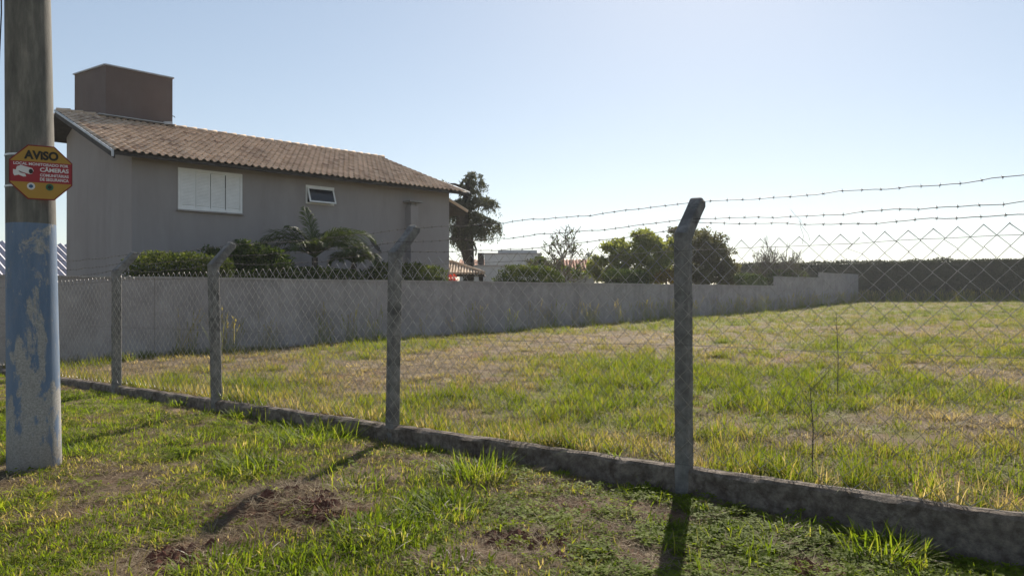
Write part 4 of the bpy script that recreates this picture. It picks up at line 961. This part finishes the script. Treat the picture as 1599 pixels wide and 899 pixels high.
def sample(bands, side):
    XS, YS = [], []
    for y0, y1, rho in bands:
        n = int(rho*(y1-y0)*2*(.74*(y0+y1)/2+1.6)); y = rng.uniform(y0, y1, n); x = rng.uniform(-1,1,n)*(.74*y+1.6); XS.append(x); YS.append(y)
    x = np.concatenate(XS); y = np.concatenate(YS); t, s = to_ts(x, y)
    k = (s < -.09) if side < 0 else ((s > .12) & (t < TW-.12) & (s < 67))
    if side < 0: k &= ((x-PX)**2+(y-PY)**2 > .235**2)
    return x[k], y[k]
def place(name, x, y, keep, c, nv, smin, smax, label, cat, dry, tilt=.15, zs=1.0):
    x, y, dry = x[keep], y[keep], dry[keep]; n = len(x); z = g_height(x, y)
    rot = np.stack([rng.normal(0,tilt,n), rng.normal(0,tilt,n), rng.uniform(0,6.283,n)], 1); s = rng.uniform(smin, smax, n)
    if hasattr(zs, '__len__'): zz_ = zs[keep]
    else: zz_ = zs
    return scatter(name, np.stack([x,y,z],1), rot, np.stack([s,s,s*zz_],1), rng.integers(0,nv,n), dry, c, label, cat)
# verge
x, y = sample([(2.6,5.0,420),(5.0,7.5,300),(7.5,10,190),(10,16,90)], -1)
sf = soilness(x,y); df = dryness(x,y); cov = fbm(x*1.1,y*1.1,81,3) + .42*sstep(-1.2,1.4,x)-.22
u_ = rng.random(len(x))
place('short_grass', x, y, u_ < np.clip(.90-1.3*sf-1.0*df-.6*sstep(.48,.62,cov),.012,1), c_turf, 5, .55, 1.6, 'short green turf covering the verge in front of the kerb', 'grass', np.clip(df*.85+.06+.25*(fbm(x*6,y*6,33)-.5),0,1), zs=1.0-.45*df)
u_ = rng.random(len(x))
place('ground_cover', x, y, u_ < np.clip(.50*sstep(.44,.60,cov)*(1-1.1*sf)*(1-.8*df)+.04,0,1), c_cov, 4, .7, 1.3, 'small-leaved creeping ground cover in patches on the verge', 'ground cover', np.clip(df*.5+.05,0,1))
u_ = rng.random(len(x))
place('dry_straw', x, y, u_ < np.clip(.14+.7*df+.15*sf,0,.8), c_str, 4, .6, 1.2, 'dry straw and clippings lying on the bare patches of the verge', 'straw', rng.uniform(.1,.7,len(x)), .08)
u_ = rng.random(len(x)); br = sstep(.50,.68,fbm(x*1.1+4,y*1.1,83,3)+.25*field(x,y,[(490,690,120,18,1),(560,830,140,40,1),(740,755,110,25,1),(420,735,90,14,1),(310,690,70,10,1),(1380,870,90,14,1)]))
place('broad_grass', x, y, u_ < .10*br*(1-1.0*sf), c_broad, 5, .6, 1.3, 'loose broad-bladed grass spreading over the middle of the verge', 'grass', np.clip(df*.5+.03,0,1), .25)
# lot
x, y = sample([(3.6,8,80),(8,12,62),(12,18,40),(18,28,20),(28,45,9),(45,70,4.5)], 1)
t, s = to_ts(x, y); df = dryness(x,y); u_ = rng.random(len(x)); big = .9+.06*np.clip(y-8,0,30)**.75
hgt = np.clip(.95-.8*df+.35*(fbm(x*1.2,y*1.2,91)-.5), .25, 1.3)
def place2(name, keep, c, nv, smin, smax, label, cat, dry, zs):
    xx, yy = x[keep], y[keep]; n = len(xx); z = g_height(xx, yy); sc = rng.uniform(smin, smax, n)*big[keep]
    rot = np.stack([rng.normal(0,.12,n), rng.normal(0,.12,n), rng.uniform(0,6.283,n)], 1)
    return scatter(name, np.stack([xx,yy,z],1), rot, np.stack([sc,sc,rng.uniform(smin,smax,n)*zs[keep]],1), rng.integers(0,nv,n), dry[keep], c, label, cat)
cl_ = sstep(.49,.62,fbm(x*2.6,y*2.6,95,3)+.08*field(x,y,GREENIN,.15))
place2('lot_grass', (u_ < np.clip(.05+.95*cl_-.6*df,.02,1)), c_lot, 6, .7, 1.25, 'loose yellow-green grass growing all over the vacant lot', 'grass', np.clip(df*.75+.17,0,1), hgt)
place2('low_lot_grass', (u_ > .38+.5*df), c_low, 5, .8, 1.4, 'low half-dry grass between the taller tufts of the vacant lot', 'grass', np.clip(df*.85+.19,0,1.1), np.clip(hgt,.5,1.2))
place2('lot_straw', (rng.random(len(x)) < .25+.5*df), c_str, 4, .9, 1.7, 'grey-brown dead straw lying in bands across the vacant lot', 'straw', rng.uniform(.1,.8,len(x)), np.ones(len(x)))
# tall weeds along the wall and under the hedge
n1 = 260; s1 = rng.uniform(.5,66,n1); t1 = TW-.12-np.abs(rng.normal(0,.35,n1))-.1; k = rng.random(n1) < .25+.6*sstep(10,40,s1)
n2_ = 330; t2 = rng.uniform(-24,TW-.5,n2_); s2 = 66.6-np.abs(rng.normal(0,1.6,n2_))
tt = np.concatenate([t1[k], t2]); s_ = np.concatenate([s1[k], s2]); x2 = P0[0]+tt*DF[0]+s_*DN[0]; y2 = P0[1]+tt*DF[1]+s_*DN[1]
place('tall_weeds', x2, y2, np.ones(len(x2), bool), c_seed, 5, .7, 1.3, 'tall seeding weeds along the foot of the wall and far hedge', 'weeds', rng.uniform(.1,.5,len(x2)))
# weeds against the kerb on the lot side
n3_ = 300; tt = rng.uniform(-5,TW-.5,n3_); s_ = .14+np.abs(rng.normal(0,.16,n3_)); x2 = P0[0]+tt*DF[0]+s_*DN[0]; y2 = P0[1]+tt*DF[1]+s_*DN[1]
place('kerbside_grass', x2, y2, np.ones(len(x2), bool), c_lot, 6, .6, 1.1, 'tan and green grass fringe leaning over the lot side of the kerb', 'grass', rng.uniform(.2,.75,len(x2)))

# ---- big grass tufts on the verge: things one can count
TG = leafmat('tuft_blade', [(0,(.055,.095,.009)),(.45,(.105,.155,.012)),(.75,(.155,.19,.02)),(.92,(.22,.21,.07)),(1,(.40,.36,.22))], trans=.5, rough=.6, tcol=1.9, spec=.10)
def tuft(label, xpix, ypix, rad, n, ln, seed, flat_=.9, group='broad-bladed grass tufts on the verge'):
    Yd = F*CH/(ypix-HY); X_ = px(xpix, Yd); 
    for _ in range(3): Yd = F*(CH-gz(X_, Yd))/(ypix-HY); X_ = px(xpix, Yd)
    root = empty('grass_tuft', (X_, Yd, gz(X_, Yd)), label, 'grass tuft', group); r = random.Random(seed); mb = MB(); to = []
    for _ in range(int(n*1.5)):
        q = r.random()*6.283; f = r.random()**.7*rad*.8; az = q+r.gauss(0,.9); x_, y_ = math.cos(q)*f, math.sin(q)*f
        z_ = gz(X_+x_, Yd+y_)-root.location.z
        blade(mb, to, (x_, y_, z_-.01), az, r.uniform(.4,.85)*ln, r.uniform(.006,.012), min(1.42, abs(r.gauss(flat_*.8,.38))), r.uniform(.2,1.2), 0, 4)
    mb.build('blades', TG, root)
    mb = MB(); 
    for _ in range(max(4, n//12)):
        q = r.random()*6.283; f = r.random()*rad; x_, y_ = math.cos(q)*f, math.sin(q)*f; z_ = gz(X_+x_, Yd+y_)-root.location.z
        blade(mb, to, (x_, y_, z_+.02), r.random()*6.283, r.uniform(.6,1)*ln*.7, .009, r.uniform(1.1,1.5), .5, 0, 3)
    mb.build('dead_blades', M['dead'], root)['kind'] = 'stuff'
M['dead'] = pmat('bleached_dead_blade', (.26,.22,.16), (.40,.36,.29), 9, .8, 0, spec=.1)
tuft('wide sprawling grass tuft by the kerb below the middle post', 490, 690, .55, 330, .38, 1, 1.2)
tuft('long flopping grass tuft to the left of the red soil mound', 405, 735, .40, 200, .34, 2, 1.3)
tuft('upright dense grass tuft standing beside the kerb shadow', 745, 745, .38, 300, .36, 3, .95)
tuft('loose grass tuft spreading below the upright dense tuft', 700, 800, .40, 220, .26, 4, 1.1)
tuft('dark bushy grass tuft right of the red soil mound', 605, 835, .42, 340, .20, 5, 1.05)
tuft('broad-leaved grass clump growing near the kerb beside a bare patch', 1385, 872, .30, 230, .30, 6, .85)
tuft('thin grass tuft near the kerb across the post shadow', 1235, 830, .28, 110, .20, 7, 1.0)
tuft('small green tuft at the foot of the middle post', 622, 672, .14, 50, .26, 8, .6)
tuft('spreading green tuft lying in front of the second post shadow', 240, 655, .34, 170, .24, 9, 1.15)
tuft('bright green tuft between the pole and the red mound', 310, 685, .42, 220, .20, 10, 1.0)
tuft('grass tuft leaning on the kerb near the post by the house hedge', 385, 652, .30, 130, .24, 11, .8)
tuft('small tuft sprouting from the kerb foot past the leaning post', 280, 635, .16, 50, .24, 12, .7)
tuft('thin blades sprouting from the shaded kerb foot', 962, 750, .07, 12, .24, 13, .7)
tuft('lush tuft at the very edge of the red earth hollow', 350, 885, .34, 260, .17, 14, .9)
tuft('fine green tuft behind the pole foot', 130, 705, .30, 150, .18, 15, 1.0)
tuft('yellowish short tuft beside the trodden bare patch', 700, 890, .34, 260, .14, 16, 1.0)
tuft('trailing tuft in the middle of the verge between bare patches', 560, 760, .38, 170, .26, 17, 1.25)

# ---- a dead stalk standing in the lot
def stalk(label, xp_, yb, yt, seed):
    Yd = F*(CH-.2)/(yb-HY); X_ = px(xp_, Yd)
    for _ in range(4): Yd = F*(CH-gz(X_, Yd))/(yb-HY); X_ = px(xp_, Yd)
    root = empty('dead_weed', (X_, Yd, gz(X_, Yd)), label, 'weed'); h = (yb-yt)*Yd/F; r = random.Random(seed)
    mb = MB(); mb.tube([(0,0,-.05),(.01,0,h*.5),(-.012,.01,h)], [.006,.005,.003], 5); mb.build('stem', M['bark'], root)
    for k in range(7):
        z = h*r.uniform(.3,.95); a = r.random()*6.28; l = r.uniform(.06,.18); mb = MB(); mb.tube([(0,0,z),(math.cos(a)*l*.6,math.sin(a)*l*.6,z+l*.7),(math.cos(a)*l,math.sin(a)*l,z+l*1.2)], [.003,.0025,.002], 4); mb.build('twig', M['bark'], root)
stalk('tall dead weed stalk standing alone in the vacant lot', 1308, 622, 488, 1)
stalk('thin dead weed rising from the grass near the kerb', 1268, 738, 600, 2)

# ---- loose red soil on the mound and in the hollow
def clods(spots, n, label):
    mb = MB(); r = random.Random(9)
    for (x_, y_, rx, ry) in spots:
        for _ in range(n):
            a, b = r.gauss(0,.5), r.gauss(0,.5); yp = y_+b*ry; Yd = F*CH/(yp-HY); X_ = px(x_+a*rx, Yd); k = r.uniform(.006,.03)*(1 if r.random() < .85 else 1.8); z_ = gz(X_, Yd); c = Vector((X_, Yd, z_+k*.2))
            vs = [c+Vector(v)*k*r.uniform(.7,1.3) for v in ((1,0,0),(-1,0,0),(0,1,0),(0,-1,0),(0,0,.8),(0,0,-.8))]; mb.add(vs, [(0,2,4),(2,1,4),(1,3,4),(3,0,4),(2,0,5),(1,2,5),(3,1,5),(0,3,5)])
    o = mb.build('soil_clods', M['soil'], None); tag(o, label, 'soil', kind='stuff')
clods([(445,782,75,30),(500,800,40,22),(275,872,55,18),(520,664,28,6),(820,840,60,14),(1285,876,60,12)], 330, 'crumbly dark red soil clods on the dug mound and hollows')

# ------------------------------------------------------------------ sunlit haze in the air
hz = MB(); hz.box(-260, 260, -40, 320, -3, 14.5)
hm = bpy.data.materials.new('haze'); hm.use_nodes = True; hn = hm.node_tree; hn.nodes.clear()
ho = hn.nodes.new('ShaderNodeOutputMaterial'); hv = hn.nodes.new('ShaderNodeVolumePrincipled'); hv.inputs['Density'].default_value = .0004; hv.inputs['Anisotropy'].default_value = .45; hv.inputs['Color'].default_value = (.90,.94,1,1)
hn.links.new(hv.outputs[0], ho.inputs['Volume'])
tag(hz.build('haze', hm), 'thin bright haze in the air over the whole place', 'haze', kind='stuff')
